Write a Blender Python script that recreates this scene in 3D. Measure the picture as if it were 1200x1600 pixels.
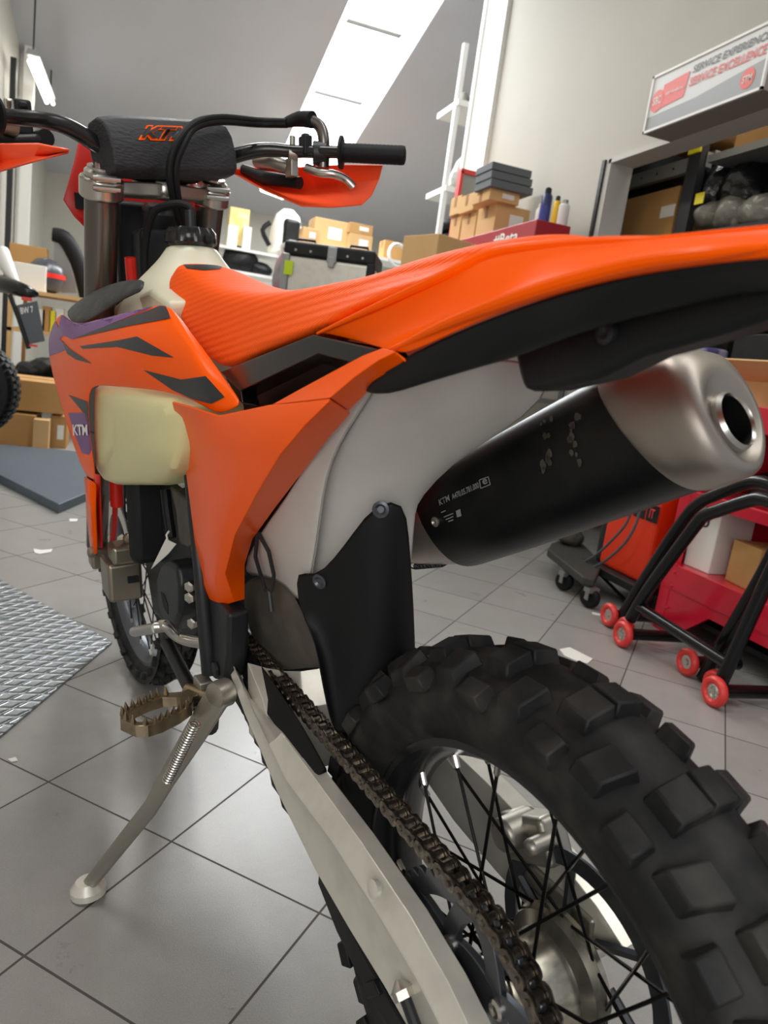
import bpy, bmesh, math, random
from mathutils import Vector, Matrix
from mathutils.bvhtree import BVHTree
random.seed(7)
PI = math.pi
for o in list(bpy.data.objects): bpy.data.objects.remove(o)
SC = bpy.context.scene
COL = SC.collection

# ------------------------------------------------------------------ camera
CAM = Vector((0, 0, 0.8787)); YAW = math.radians(69.9126); PITCH = math.radians(-11.3548); ROLL = math.radians(7.9806)
FPX = 1144.48
cf = Vector((math.cos(PITCH)*math.cos(YAW), math.cos(PITCH)*math.sin(YAW), math.sin(PITCH)))
r0 = cf.cross(Vector((0, 0, 1))).normalized(); u0 = r0.cross(cf)
cr = r0*math.cos(ROLL) + u0*math.sin(ROLL); cu = u0*math.cos(ROLL) - r0*math.sin(ROLL)
cd = bpy.data.cameras.new('camera'); co = bpy.data.objects.new('camera', cd); COL.objects.link(co)
m = Matrix((cr, cu, -cf)).transposed().to_4x4(); m.translation = CAM; co.matrix_world = m
cd.sensor_fit = 'VERTICAL'; cd.sensor_height = 36; cd.sensor_width = 27; cd.lens = FPX/1600*36
cd.clip_start = 0.02; cd.clip_end = 80
cd.dof.use_dof = True; cd.dof.focus_distance = 0.95; cd.dof.aperture_fstop = 8.5
SC.camera = co

# ------------------------------------------------------------------ light
SC.view_settings.view_transform = 'Standard'; SC.view_settings.look = 'None'
SC.view_settings.gamma = 1; SC.view_settings.use_curve_mapping = False
SC.view_settings.exposure = 0.22
wd = bpy.data.worlds.new('world'); SC.world = wd; wd.use_nodes = True
wd.node_tree.nodes['Background'].inputs[0].default_value = (0.93, 0.96, 1.0, 1)
wd.node_tree.nodes['Background'].inputs[1].default_value = 0.38
def area(name, loc, target, sx, sy, power, col=(1, .985, .955)):
    l = bpy.data.lights.new(name, 'AREA'); l.shape = 'RECTANGLE'; l.size = sx; l.size_y = sy; l.energy = power; l.color = col
    o = bpy.data.objects.new(name, l); COL.objects.link(o); o.location = loc
    o.rotation_euler = (Vector(target) - Vector(loc)).to_track_quat('-Z', 'Y').to_euler(); return o
area('ceiling_tube_light', (-1.0, 1.4, 3.4), (-.6, 1.4, 0), .35, 2.4, 44)
area('ceiling_tube_light', (1.6, .3, 3.4), (1.4, .6, 0), .35, 2.4, 26)
area('ceiling_tube_light', (.3, 5.6, 3.9), (.3, 5.6, 0), .4, 2.4, 75)
area('skylight_light', (2.0, 8.5, 3.55), (1.6, 7.6, 0), .8, 4.5, 150, (.95, .98, 1))
area('wall_wash_light', (1.0, 3.0, 4.2), (2.65, 4.2, 2.2), .4, 2.0, 3)
area('side_fill_light', (-1.25, -1.5, 1.5), (.3, 1.1, .8), 2.2, 1.6, 56, (1, .99, .97))  # fill added to brighten the left panels, as from windows behind the camera
area('storeroom_fill_light', (3.3, 3.6, 2.9), (3.1, 3.6, 1.5), .3, 1.2, 15)  # area light added to brighten the storeroom shelves, no lamp seen there

# ------------------------------------------------------------------ helpers
def lin(h):
    h = h.lstrip('#'); c = [int(h[i:i+2], 16)/255 for i in (0, 2, 4)]
    return tuple((x/12.92 if x <= .04045 else ((x+.055)/1.055)**2.4) for x in c) + (1,)
def mat(name, col, rough=.5, metal=0., bump=None, var=None, spec=.5, coat=0., trans=0., emit=None, estr=1., alpha=None, sss=0.):
    """bump=(scale,strength,dist) noise bump; var=(scale,amount,color2) noise colour wear."""
    mt = bpy.data.materials.new(name); mt.use_nodes = True; nt = mt.node_tree; N = nt.nodes; L = nt.links
    b = N['Principled BSDF']; c = lin(col) if isinstance(col, str) else col
    b.inputs['Base Color'].default_value = c; b.inputs['Roughness'].default_value = rough; b.inputs['Metallic'].default_value = metal
    b.inputs['Specular IOR Level'].default_value = spec; b.inputs['Coat Weight'].default_value = coat; b.inputs['Coat Roughness'].default_value = .08
    if trans: b.inputs['Transmission Weight'].default_value = trans
    if sss: b.inputs['Subsurface Weight'].default_value = sss; b.inputs['Subsurface Radius'].default_value = (.03, .02, .01); b.inputs['Subsurface Scale'].default_value = .5
    if emit: b.inputs['Emission Color'].default_value = lin(emit); b.inputs['Emission Strength'].default_value = estr
    if alpha is not None: b.inputs['Alpha'].default_value = alpha
    tc = N.new('ShaderNodeTexCoord')
    if var:
        n = N.new('ShaderNodeTexNoise'); n.inputs['Scale'].default_value = var[0]; n.inputs['Detail'].default_value = 6; L.new(tc.outputs['Object'], n.inputs['Vector'])
        rp = N.new('ShaderNodeValToRGB'); rp.color_ramp.elements[0].position = .5-.25*var[3] if len(var) > 3 else .45; rp.color_ramp.elements[1].position = .75
        rp.color_ramp.elements[0].color = (0, 0, 0, 1); rp.color_ramp.elements[1].color = (var[1],)*3 + (1,)
        L.new(n.outputs['Fac'], rp.inputs[0]); mx = N.new('ShaderNodeMix'); mx.data_type = 'RGBA'
        mx.inputs['A'].default_value = c; mx.inputs['B'].default_value = lin(var[2]); L.new(rp.outputs[0], mx.inputs['Factor']); L.new(mx.outputs['Result'], b.inputs['Base Color'])
    if bump:
        n2 = N.new('ShaderNodeTexNoise'); n2.inputs['Scale'].default_value = bump[0]; n2.inputs['Detail'].default_value = 4; L.new(tc.outputs['Object'], n2.inputs['Vector'])
        bp = N.new('ShaderNodeBump'); bp.inputs['Strength'].default_value = bump[1]; bp.inputs['Distance'].default_value = bump[2] if len(bump) > 2 else .001
        L.new(n2.outputs['Fac'], bp.inputs['Height']); L.new(bp.outputs[0], b.inputs['Normal'])
    return mt
def setp(o, label=None, cat=None, group=None, kind=None):
    if label: o['label'] = label
    if cat: o['category'] = cat
    if group: o['group'] = group
    if kind: o['kind'] = kind
    return o
class MB:
    """collects shapes, then links them as one mesh object"""
    def __init__(s): s.v = []; s.f = []; s.mi = []; s.cur = 0
    def add(s, vs, fs):
        k = len(s.v); s.v += [tuple(v) for v in vs]; s.f += [tuple(i+k for i in f) for f in fs]; s.mi += [s.cur]*len(fs); return s
    def box(s, c, size, M=None):
        x, y, z = [a/2 for a in size]; vs = [Vector((i*x, j*y, k*z)) for i in (-1, 1) for j in (-1, 1) for k in (-1, 1)]
        if M is not None: vs = [M @ v for v in vs]
        vs = [v+Vector(c) for v in vs]
        return s.add(vs, [(0, 1, 3, 2), (4, 6, 7, 5), (0, 4, 5, 1), (2, 3, 7, 6), (0, 2, 6, 4), (1, 5, 7, 3)])
    def rings(s, rings, closed=True, caps=True, loop=False):
        n = len(rings[0]); vs = [v for r in rings for v in r]; fs = []; m_ = len(rings)
        for i in range(m_ if loop else m_-1):
            a = i*n; b = ((i+1) % m_)*n
            for j in range(n if closed else n-1):
                k = (j+1) % n; fs.append((a+j, a+k, b+k, b+j))
        if caps and closed and not loop: fs.append(tuple(range(n))[::-1]); fs.append(tuple((m_-1)*n+j for j in range(n)))
        return s.add(vs, fs)
    def tube(s, pts, r, n=10, caps=True, smooth_path=0):
        pts = [Vector(p) for p in pts]
        rr = r if isinstance(r, (list, tuple)) else [r]*len(pts)
        if smooth_path:
            q = []; q_r = []
            for i in range(len(pts)-1):
                p0 = pts[max(i-1, 0)]; p1 = pts[i]; p2 = pts[i+1]; p3 = pts[min(i+2, len(pts)-1)]
                for k in range(smooth_path):
                    t = k/smooth_path
                    q.append(.5*((2*p1)+(p2-p0)*t+(2*p0-5*p1+4*p2-p3)*t*t+(3*p1-p0-3*p2+p3)*t**3)); q_r.append(rr[i]*(1-t)+rr[i+1]*t)
            q.append(pts[-1]); q_r.append(rr[-1]); pts, rr = q, q_r
        R = []; up = None
        for i, p in enumerate(pts):
            d = (pts[min(i+1, len(pts)-1)]-pts[max(i-1, 0)]).normalized()
            if up is None:
                up = Vector((0, 0, 1)) if abs(d.z) < .9 else Vector((1, 0, 0))
            x = (up - d*up.dot(d)).normalized(); up = x; y = d.cross(x)
            R.append([p + (x*math.cos(2*PI*k/n)+y*math.sin(2*PI*k/n))*rr[i] for k in range(n)])
        return s.rings(R, caps=caps)
    def lathe(s, prof, c, d, n=32, caps=True, loop=False):
        """prof: list of (along axis, radius)"""
        c = Vector(c); d = Vector(d).normalized(); x = (Vector((0, 0, 1)) if abs(d.z) < .9 else Vector((1, 0, 0)))
        x = (x-d*x.dot(d)).normalized(); y = d.cross(x)
        return s.rings([[c+d*a+(x*math.cos(2*PI*k/n)+y*math.sin(2*PI*k/n))*max(r, 1e-5) for k in range(n)] for a, r in prof], caps=caps, loop=loop)
    def prism(s, pts, off):
        pts = [Vector(p) for p in pts]; off = Vector(off); n = len(pts)
        return s.add(pts+[p+off for p in pts], [tuple(range(n)), tuple(range(2*n-1, n-1, -1))]+[(i, i+n, (i+1) % n+n, (i+1) % n) for i in range(n)])
    def grid(s, rows):
        n = len(rows[0]); vs = [Vector(v) for r in rows for v in r]
        return s.add(vs, [(i*n+j, i*n+j+1, (i+1)*n+j+1, (i+1)*n+j) for i in range(len(rows)-1) for j in range(n-1)])
    def build(s, name, mats, parent=None, smooth=True, bevel=0, bseg=2, solid=0, soff=0, sub=0, auto=35, noclean=False):
        me = bpy.data.meshes.new(name); me.from_pydata(s.v, [], s.f); me.update()
        bm = bmesh.new(); bm.from_mesh(me)
        for f, mi in zip(bm.faces, s.mi): f.material_index = mi
        if not noclean: bmesh.ops.recalc_face_normals(bm, faces=bm.faces)
        bm.to_mesh(me); bm.free()
        if not isinstance(mats, (list, tuple)): mats = [mats]
        for mm in mats: me.materials.append(mm)
        if smooth: me.shade_smooth()
        o = bpy.data.objects.new(name, me); COL.objects.link(o)
        if parent: o.parent = parent
        if solid:
            q = o.modifiers.new('solid', 'SOLIDIFY'); q.thickness = solid; q.offset = soff
        if sub:
            q = o.modifiers.new('sub', 'SUBSURF'); q.levels = sub; q.render_levels = sub
        if bevel:
            q = o.modifiers.new('bevel', 'BEVEL'); q.width = bevel; q.segments = bseg; q.limit_method = 'ANGLE'; q.angle_limit = math.radians(35)
        if smooth and auto:
            me.set_sharp_from_angle(angle=math.radians(auto))
            if bevel:
                q = o.modifiers.new('wn', 'WEIGHTED_NORMAL'); q.keep_sharp = True
        return o
def copyobj(o, parent=None, M=None):
    c = o.copy(); COL.objects.link(c)
    if parent is not None: c.parent = parent
    if M is not None: c.matrix_local = M
    return c
def empty(name, loc=(0, 0, 0), rz=0, **k):
    o = bpy.data.objects.new(name, None); COL.objects.link(o); o.location = loc; o.rotation_euler.z = rz; o.empty_display_size = .1
    return setp(o, **k)
# measured points of the place: sight line met with a world plane / a plane of the motorcycle
def W(px, py, ax, val):
    d = cf + cr*((px-600)/FPX) - cu*((py-800)/FPX); i = 'xyz'.index(ax); return CAM + d*((val-CAM[i])/d[i])
HD = 1.79118433; LEAN = 0.12278965
c_, s_, cl, sl = math.cos(HD), math.sin(HD), math.cos(LEAN), math.sin(LEAN)
MX = Vector((c_, s_, 0)); MY = Vector((-s_, c_, 0)); MZ = Vector((0, 0, 1))
BM = Matrix((MX, MY*cl-MZ*sl, MY*sl+MZ*cl)).transposed().to_4x4(); BM.translation = (0.41160723, 0.49016145, 0)
BI = BM.inverted(); BCAM = BI @ CAM
def bdir(px, py):
    return (BI.to_3x3() @ (cf + cr*((px-600)/FPX) - cu*((py-800)/FPX)))
def B(px, py, y=None, x=None, z=None):
    d = bdir(px, py); i, v = (1, y) if y is not None else ((0, x) if x is not None else (2, z))
    return BCAM + d*((v-BCAM[i])/d[i])
def Bs(l): return [B(*q) for q in l]

# ------------------------------------------------------------------ materials
M_orange = mat('orange_plastic', '#ff5c00', .27, coat=.0, spec=.10, bump=(9, .04, .004))
M_orange_edge = M_orange
M_seat = mat('orange_seat_vinyl', '#fb5a0c', .6, spec=.12)
M_black = mat('black_plastic', '#141517', .5, spec=.3, bump=(60, .15, .001), var=(9, .3, '#3c3c3a'))
M_blackgl = mat('black_gloss_plastic', '#17181a', .22)
M_graphite = mat('dark_grey_print', '#23262b', .35)
M_purple = mat('purple_print', '#6d2f80', .3)
M_white = mat('white_plastic', '#c9c5be', .42, bump=(14, .05, .003), var=(18, .14, '#8d867c'))
M_cream = mat('translucent_cream_plastic', '#ddd6a0', .38, sss=.25)
M_cream2 = mat('translucent_white_tank', '#d6d4bc', .42, sss=.2)
M_steel = mat('bright_steel', '#c9c6bf', .28, 1.)
M_alu = mat('silver_painted_aluminium', '#dedbd0', .33, .4, bump=(220, .1, .0006), var=(26, .22, '#8f8b7d'))
M_cast = mat('cast_aluminium', '#a8a49a', .42, .85, bump=(140, .2, .0008))
M_hub = mat('dusty_machined_hub', '#d3cdbc', .24, .95, var=(60, .5, '#8a7f6a', .3))
M_tita = mat('bead_blasted_steel', '#a79f96', .42, .9, bump=(180, .12, .0005), var=(9, .35, '#8a8078'))
M_forktube = mat('grey_anodised_tube', '#75706a', .28, .9)
M_rubber = mat('tyre_rubber', '#141516', .6, spec=.35, bump=(160, .35, .0009), var=(22, .38, '#57534d'))
M_rubber2 = mat('black_rubber', '#0d0e10', .6, spec=.3, bump=(200, .2, .0005))
M_spoke = mat('black_spoke', '#141414', .35, .7)
M_chain = mat('oily_chain_steel', '#6e665e', .3, .95, var=(150, .8, '#b3a999'))
M_sprk = mat('grey_sprocket', '#5d6066', .36, .85)
M_frame = mat('dark_grey_frame', '#1a1c1f', .45, bump=(120, .4, .001))
M_engine = mat('dark_engine_case', '#18191b', .5, .3, bump=(90, .3, .001))
M_mufbody = mat('satin_black_sleeve', '#0c0e10', .4, .2, spec=.35, bump=(30, .05, .001), var=(14, .35, '#33332f'))
M_print = mat('grey_print', '#8d908f', .5)
M_red = mat('red_plastic', '#d8281c', .35)
M_peg = mat('bronze_steel_peg', '#a3937c', .32, 1., var=(60, .5, '#5d4a36'))
M_dust = mat('dusty_casting', '#4a463e', .8, bump=(60, .5, .002), var=(20, .6, '#6b6557'))
M_card = mat('brown_cardboard', '#b98d55', .8, var=(6, .25, '#a3773f'))
M_card2 = mat('light_cardboard', '#d0a873', .8, var=(6, .25, '#b98d55'))
M_tape = mat('brown_tape', '#9c6a34', .35)
M_paper = mat('white_paper', '#e8e6df', .7)
M_wall = mat('white_wall_paint', '#b9b6ac', .75, bump=(3, .1, .004), var=(2.2, .3, '#cac7bb'))
M_ceil = mat('grey_white_ceiling_paint', '#c4c6ce', .42, var=(.8, .25, '#a9a8a8'))
M_whitemetal = mat('white_painted_metal', '#e4e3de', .4)
M_greymetal = mat('galvanised_steel', '#9a9c9a', .45, .7)
M_darkmetal = mat('dark_painted_steel', '#2d2e30', .45, .4)
M_cabred = mat('red_cabinet_paint', '#c8102e', .28, coat=.3)
M_bag = mat('black_plastic_bag', '#101114', .25, bump=(8, .8, .03))
M_clear = mat('cloudy_plastic_bag', '#8c8a80', .22, bump=(12, .9, .02), var=(8, .7, '#4b4a42'))
M_blue = mat('blue_box_paint', '#31398c', .5); M_yellow = mat('yellow_label', '#e8d820', .5)
M_text = mat('dark_lettering', '#3a3c3f', .6); M_textred = mat('red_lettering', '#e0424a', .6); M_textwhite = mat('white_lettering', '#eceae4', .6)
M_wheelred = mat('red_polyurethane', '#dc3a34', .4)
M_blacktube = mat('black_powder_coat_tube', '#17181a', .24, .4)

def text_mesh(txt, size=1., shear=0., extr=0., bold=.018):
    cu_ = bpy.data.curves.new('t', 'FONT'); cu_.body = txt; cu_.size = size; cu_.shear = shear; cu_.extrude = extr; cu_.resolution_u = 3; cu_.offset = bold*size
    o = bpy.data.objects.new('t', cu_); COL.objects.link(o); bpy.context.view_layer.update()
    me = bpy.data.meshes.new_from_object(o.evaluated_get(bpy.context.evaluated_depsgraph_get()))
    vs = [v.co.copy() for v in me.vertices]; fs = [tuple(p.vertices) for p in me.polygons]
    bpy.data.objects.remove(o); bpy.data.meshes.remove(me)
    xs = [v.x for v in vs]; ys = [v.y for v in vs]; x0, x1, y0, y1 = min(xs), max(xs), min(ys), max(ys)
    return [((v.x-x0)/(x1-x0), (v.y-y0)/(y1-y0)) for v in vs], fs
def text_on(name, txt, p00, p10, p01, mt, parent=None, shear=0., th=.0006, p11=None):
    """flat lettering in the parallelogram p00 (lower left) p10 (lower right) p01 (upper left)"""
    uv, fs = text_mesh(txt, shear=shear); p00, p10, p01 = Vector(p00), Vector(p10), Vector(p01)
    n = (p10-p00).cross(p01-p00).normalized()
    mb = MB(); mb.add([p00+(p10-p00)*u+(p01-p00)*v+n*th for u, v in uv], fs)
    return mb.build(name, mt, parent, smooth=False, noclean=True)
def bvh_of(objs):
    vs = []; fs = []
    dg = bpy.context.evaluated_depsgraph_get(); bpy.context.view_layer.update(); dg = bpy.context.evaluated_depsgraph_get()
    for o in objs:
        me = o.evaluated_get(dg).to_mesh(); k = len(vs); vs += [v.co.copy() for v in me.vertices]; fs += [tuple(i+k for i in p.vertices) for p in me.polygons]
        o.evaluated_get(dg).to_mesh_clear()
    return BVHTree.FromPolygons(vs, fs)
def decal(name, surf, pts, mt, parent, uvf=None, lift=.0009, cuts=6):
    """printed film laid on a panel: outline measured by sight, laid on the panel's own surface"""
    bm = bmesh.new()
    if uvf:
        uv, fs = uvf; vv = [bm.verts.new((a, b, 0)) for a, b in uv]
        for f in fs:
            try: bm.faces.new([vv[i] for i in f])
            except ValueError: pass
    else:
        bm.faces.new([bm.verts.new((x, y, 0)) for x, y in pts]); bmesh.ops.triangulate(bm, faces=bm.faces[:])
        for _ in range(4):
            es = [e for e in bm.edges if e.calc_length() > 14]
            if not es: break
            bmesh.ops.subdivide_edges(bm, edges=es, cuts=1); bmesh.ops.triangulate(bm, faces=bm.faces[:])
    missed = []; n_ = len(bm.verts); cx_ = sum(v.co.x for v in bm.verts)/n_; cy_ = sum(v.co.y for v in bm.verts)/n_
    for v in bm.verts:
        x, y = v.co.x, v.co.y; h = (None,)
        for k in range(0, 22):
            best = None
            for ax, ay in (((0, 0),) if k == 0 else ((0, k*.7), (k*.7, k*.5), (k*.7, 0), (0, -k*.7), (-k*.7, 0), (k*.5, -k*.6))):
                d = bdir(x+ax, y+ay).normalized(); h = surf.ray_cast(BCAM, d)
                if h[0] is not None: break
            if h[0] is not None: break
        if h[0] is None: missed.append(v); continue
        n = h[1] if h[1].dot(d) < 0 else -h[1]
        v.co = h[0] + n*lift
    bmesh.ops.delete(bm, geom=missed, context='VERTS')
    bmesh.ops.delete(bm, geom=[f for f in bm.faces if max(e.calc_length() for e in f.edges) > .25], context='FACES')
    me = bpy.data.meshes.new(name); bm.to_mesh(me); bm.free(); me.materials.append(mt); me.shade_smooth()
    o = bpy.data.objects.new(name, me); COL.objects.link(o); o.parent = parent; return o

# ================================================================== MOTORCYCLE
bike = empty('motorcycle'); bike.matrix_world = BM
setp(bike, 'orange and black enduro motorcycle with knobbly tyres leaning on its kickstand', 'motorcycle')

def wheel(pre, c, axis, R, rimR, w, npit, hubw, hubr, bolts, M_rim, knob_h=.017, wide=1.):
    """c centre, axis = unit vector to the wheel's left. Tyre with blocks, rim, hub, spokes."""
    c = Vector(c); ax = Vector(axis).normalized(); ex = Vector((1, 0, 0)); ex = (ex-ax*ax.dot(ex)).normalized(); ez = ex.cross(ax).normalized()
    if ez.z < 0: ez = -ez
    def P(ang, rad, y): return c + ex*(math.cos(ang)*rad) + ez*(math.sin(ang)*rad) + ax*y
    base = R-knob_h
    prof = [(-.028*wide, rimR+.004), (-.040*wide, rimR+.010), (-w*.44, rimR+.030), (-w*.47, rimR+.050), (-w*.44, base-.024), (-w*.32, base-.010), (-w*.15, base-.002), (0, base),
            (w*.15, base-.002), (w*.32, base-.010), (w*.44, base-.024), (w*.47, rimR+.050), (w*.44, rimR+.030), (.040*wide, rimR+.010), (.028*wide, rimR+.004), (.02*wide, rimR-.002), (-.02*wide, rimR-.002)]
    mb = MB(); n = 96
    mb.rings([[P(2*PI*k/n, r, y) for y, r in prof] for k in range(n)], closed=True, caps=False, loop=True)
    def surf(yn):  # base radius and normal at lateral coordinate (signed, fraction of w/2)
        a = abs(yn)
        pts = [(0, base), (.30, base-.002), (.64, base-.010), (.88, base-.024), (.95, base-.045)]
        for (a0, r0_), (a1, r1_) in zip(pts, pts[1:]):
            if a <= a1:
                return r0_+(r1_-r0_)*(a-a0)/(a1-a0)
        return pts[-1][1]
    def knob(ang, y0, y1, length, h, tilt, skew=0., shr=.84):
        """block from lateral y0 to y1 (m), length along the tread (m); tilt leans it outward"""
        vs = []
        jit = random.uniform(-.0012, .0012)
        for top in (0, 1):
            for (yy, aa) in ((y0, -1), (y1, -1), (y1, 1), (y0, 1)):
                ym = (y0+y1)/2; s = (shr if top else 1.08)
                y = ym+(yy-ym)*s; rr = surf(ym/(w/2)) if abs(ym) > w*.36 else surf(y/(w/2))
                sg = 1 if ym > 0 else -1
                hh = (h+jit)*top - .004*(1-top)
                rad = rr + hh*math.cos(tilt) + (-(abs(y)-abs(ym))*math.sin(tilt) if tilt > .3 else 0)
                yo = y + sg*hh*math.sin(tilt) if abs(ym) > .004 else y
                a = ang + aa*length/2*s/base + skew*(y-ym)/base
                vs.append(P(a, rad, yo))
        mb.add(vs, [(0, 3, 2, 1), (4, 5, 6, 7), (0, 1, 5, 4), (1, 2, 6, 5), (2, 3, 7, 6), (3, 0, 4, 7)])
    for i in range(npit):
        a = 2*PI*i/npit; half = PI/npit; q = w/.14
        if i % 2 == 0:
            knob(a, -.036*q, -.0005*q, .036*q, knob_h, 0, 0, .9); knob(a, .0005*q, .036*q, .036*q, knob_h, 0, 0, .9)
            knob(a, .047*q, .071*q, .038*q, knob_h*.95, .5); knob(a, -.071*q, -.047*q, .038*q, knob_h*.95, .5)
        else:
            knob(a, -.060*q, -.028*q, .036*q, knob_h, .2, .35); knob(a, .028*q, .060*q, .036*q, knob_h, .2, -.35)
    t = mb.build(pre+'_tyre', M_rubber, bike, bevel=.0016, bseg=1, auto=40)
    rp = [(-.028*wide, rimR+.012), (-.034*wide, rimR+.010), (-.034*wide, rimR-.001), (-.026*wide, rimR-.007), (-.016*wide, rimR-.014), (0, rimR-.017), (.016*wide, rimR-.014), (.026*wide, rimR-.007), (.034*wide, rimR-.001), (.034*wide, rimR+.010), (.028*wide, rimR+.012), (.0, rimR+.003)]
    mb = MB(); mb.rings([[P(2*PI*k/n, r, y) for y, r in rp] for k in range(n)], caps=False, loop=True)
    rim = mb.build(pre+'_rim', M_rim, bike)
    hw = hubw/2
    mb = MB(); mb.lathe([(-hw-.012, .030), (-hw-.012, .042), (-hw-.004, .046), (-hw, hubr*.94), (-hw+.008, hubr), (-hw+.018, hubr*.93), (-hw+.024, .72*hubr), (-hw+.030, .68*hubr), (hw-.020, .68*hubr), (hw-.012, hubr*.69), (hw-.006, hubr*.72), (hw, hubr*.70), (hw+.006, .040), (hw+.014, .036)], c, ax, 48)
    hub = mb.build(pre+'_hub', M_hub, bike)
    r_in = hubr-.005
    for i in range(36):
        side = 1 if i % 2 else -1; k = i//2; d = 1 if k % 2 else -1
        a_h = 2*PI*(k+.25*(side > 0))/18; a_r = a_h + d*math.radians(38) ; a_r = 2*PI*(i+.5)/36
        a_h = a_r - d*math.radians(62)
        p0 = P(a_h, r_in*(.72 if side > 0 else .92), side*(hw-.006)); p1 = P(a_r, rimR-.010, side*.006)
        mb = MB(); mb.tube([p0, p0+(p1-p0)*.5, p1], [.0019, .0017, .0018], 8)
        s = mb.build('spoke', M_spoke, rim)
        mb = MB(); dd = (p1-p0).normalized(); mb.lathe([(-.019, .0024), (-.017, .0034), (-.006, .0034), (-.004, .0045), (.004, .0045)], p1, dd, 8)
        mb.build('spoke_nipple', M_steel, rim)
    return t, rim, hub

RA = Vector((0, 0, .335))
rt, rr_, rh = wheel('rear', RA+Vector((0, -.012, 0)), (0, 1, 0), .330, .230, .118, 44, .094, .062, 6, M_blackgl, knob_h=.0135)
# front wheel, steered a little to the left
FA = Vector((1.415, .01, .352)); sd = math.radians(1.5); fax = Vector((-math.sin(sd), math.cos(sd), 0))
M_rimf = mat('grey_front_rim', '#5d6067', .35, .6)
ft, fr, fh = wheel('front', FA, fax, .345, .285, .092, 56, .07, .045, 6, M_rimf, knob_h=.013, wide=.8)
mb = MB(); mb.lathe([(.05, .128), (.053, .128), (.053, .095), (.05, .095)], FA, fax, 40, caps=False, loop=True)
mb.build('front_brake_disc', M_steel, bike)

# sprocket with teeth, windows and bolts, left side
sp_y = .057; T = 50; Rp = 5/8*.0254*T/(2*PI)
mb = MB(); N_ = T*4; outer = []
for k in range(N_):
    r = Rp + (.0045, .001, -.0045, .001)[k % 4]; a = 2*PI*k/N_; outer.append((r, a))
inner = [(Rp-.021, a) for _, a in outer]
def SPp(r, a, y): return Vector((math.cos(a)*r, y, .335+math.sin(a)*r))
mb.rings([[SPp(r, a, sp_y-.003) for r, a in inner], [SPp(r, a, sp_y-.003) for r, a in outer], [SPp(r, a, sp_y+.003) for r, a in outer], [SPp(r, a, sp_y+.003) for r, a in inner]], caps=False, loop=True)
mb.rings([[SPp(r, 2*PI*k/48, y) for k in range(48)] for r, y in ((.034, sp_y-.0036), (.074, sp_y-.0036), (.074, sp_y+.0036), (.034, sp_y+.0036))], caps=False, loop=True)
for i in range(6):
    for s in (1, -1):
        a0 = 2*PI*i/6; a1 = a0 + s*math.radians(24); ring = []
        for t in (0, .33, .66, 1):
            a = a0+(a1-a0)*t; r = .066+(Rp-.016-.066)*t; wv = .010+.005*(abs(t-.5)*2)
            ring.append([SPp(r, a-wv/r, sp_y-.0035), SPp(r, a+wv/r, sp_y-.0035), SPp(r, a+wv/r, sp_y+.0035), SPp(r, a-wv/r, sp_y+.0035)])
        mb.rings(ring)
sprocket = mb.build('rear_sprocket', M_sprk, bike, bevel=.0008, bseg=1)
for i in range(6):
    p = SPp(.066, 2*PI*i/6+.1, sp_y+.003); mb = MB(); mb.lathe([(0, .0085), (.003, .0085), (.005, .006), (.003, .0035), (.003, .0)], p, (0, 1, 0), 16); mb.build('sprocket_bolt', M_steel, sprocket)
mb = MB(); mb.lathe([(-.02, .033), (.012, .033), (.016, .030), (.016, .022), (.006, .020), (.006, 0)], (0, sp_y, .335), (0, 1, 0), 40); mb.build('wheel_spacer', M_alu, bike)

# chain: closed loop of rollers with plates
fs_c = Vector((.64, 0, .436)); fsR = .036; rs_c = Vector((0, 0, .335)); rsR = Rp
dv = fs_c-rs_c; L_ = math.hypot(dv.x, dv.z); th = math.atan2(dv.z, dv.x); al = math.acos((rsR-fsR)/L_)
def cp(c, R, a): return Vector((c.x+R*math.cos(a), sp_y, c.z+R*math.sin(a)))
path = [cp(fs_c, fsR, th+al), cp(rs_c, rsR, th+al)]
aa = th+al; end = th-al+2*PI
while aa < end: aa += .05; path.append(cp(rs_c, rsR, min(aa, end)))
path.append(cp(fs_c, fsR, th-al)); aa = th-al
while aa < th+al: aa += .2; path.append(cp(fs_c, fsR, min(aa, th+al)))
seg = [(path[i+1]-path[i]).length for i in range(len(path)-1)]; tot = sum(seg); NL = int(round(tot/.015875)); NL += NL % 2
def onpath(s):
    s %= tot
    for i, q in enumerate(seg):
        if s <= q: return path[i].lerp(path[i+1], s/max(q, 1e-9))
        s -= q
    return path[-1]
pins = [onpath(tot*i/NL) for i in range(NL)]
def plate(mb, a, b, y, th_=.0019, h=.0080):
    d = (b-a).normalized(); n = Vector((-d.z, 0, d.x)); pts = []
    for k in range(7): ang = PI/2+PI*k/6; pts.append(a+d*math.cos(ang)*h+n*math.sin(ang)*h)
    pts.append((a+b)/2 - n*h*.72)
    for k in range(7): ang = -PI/2+PI*k/6; pts.append(b+d*math.cos(ang)*h+n*math.sin(ang)*h)
    pts.append((a+b)/2 + n*h*.72)
    for p in pts: p.y = y
    mb.prism(pts, (0, th_, 0))
mb = MB()
for p in pins: mb.lathe([(-.0045, .0052), (.0045, .0052)], p, (0, 1, 0), 10); mb.lathe([(-.0112, .0028), (.0112, .0028)], p, (0, 1, 0), 8)
rest = []
vis = [i for i in range(NL) if True]
chain_mb = mb
links = []
for i in range(NL):
    a, b = pins[i], pins[(i+1) % NL]; l = MB()
    if i % 2: plate(l, a, b, sp_y-.0072); plate(l, a, b, sp_y+.0053)
    else: plate(l, a, b, sp_y-.0098); plate(l, a, b, sp_y+.0079)
    links.append((i, l))
chain = mb.build('drive_chain', M_chain, bike, auto=30)
nvis = 0
for i, l in links:
    if nvis < 62 and i < 66: l.build('chain_link', M_chain, chain, auto=30); nvis += 1
    else: rest.append(l)
mr = MB()
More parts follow.
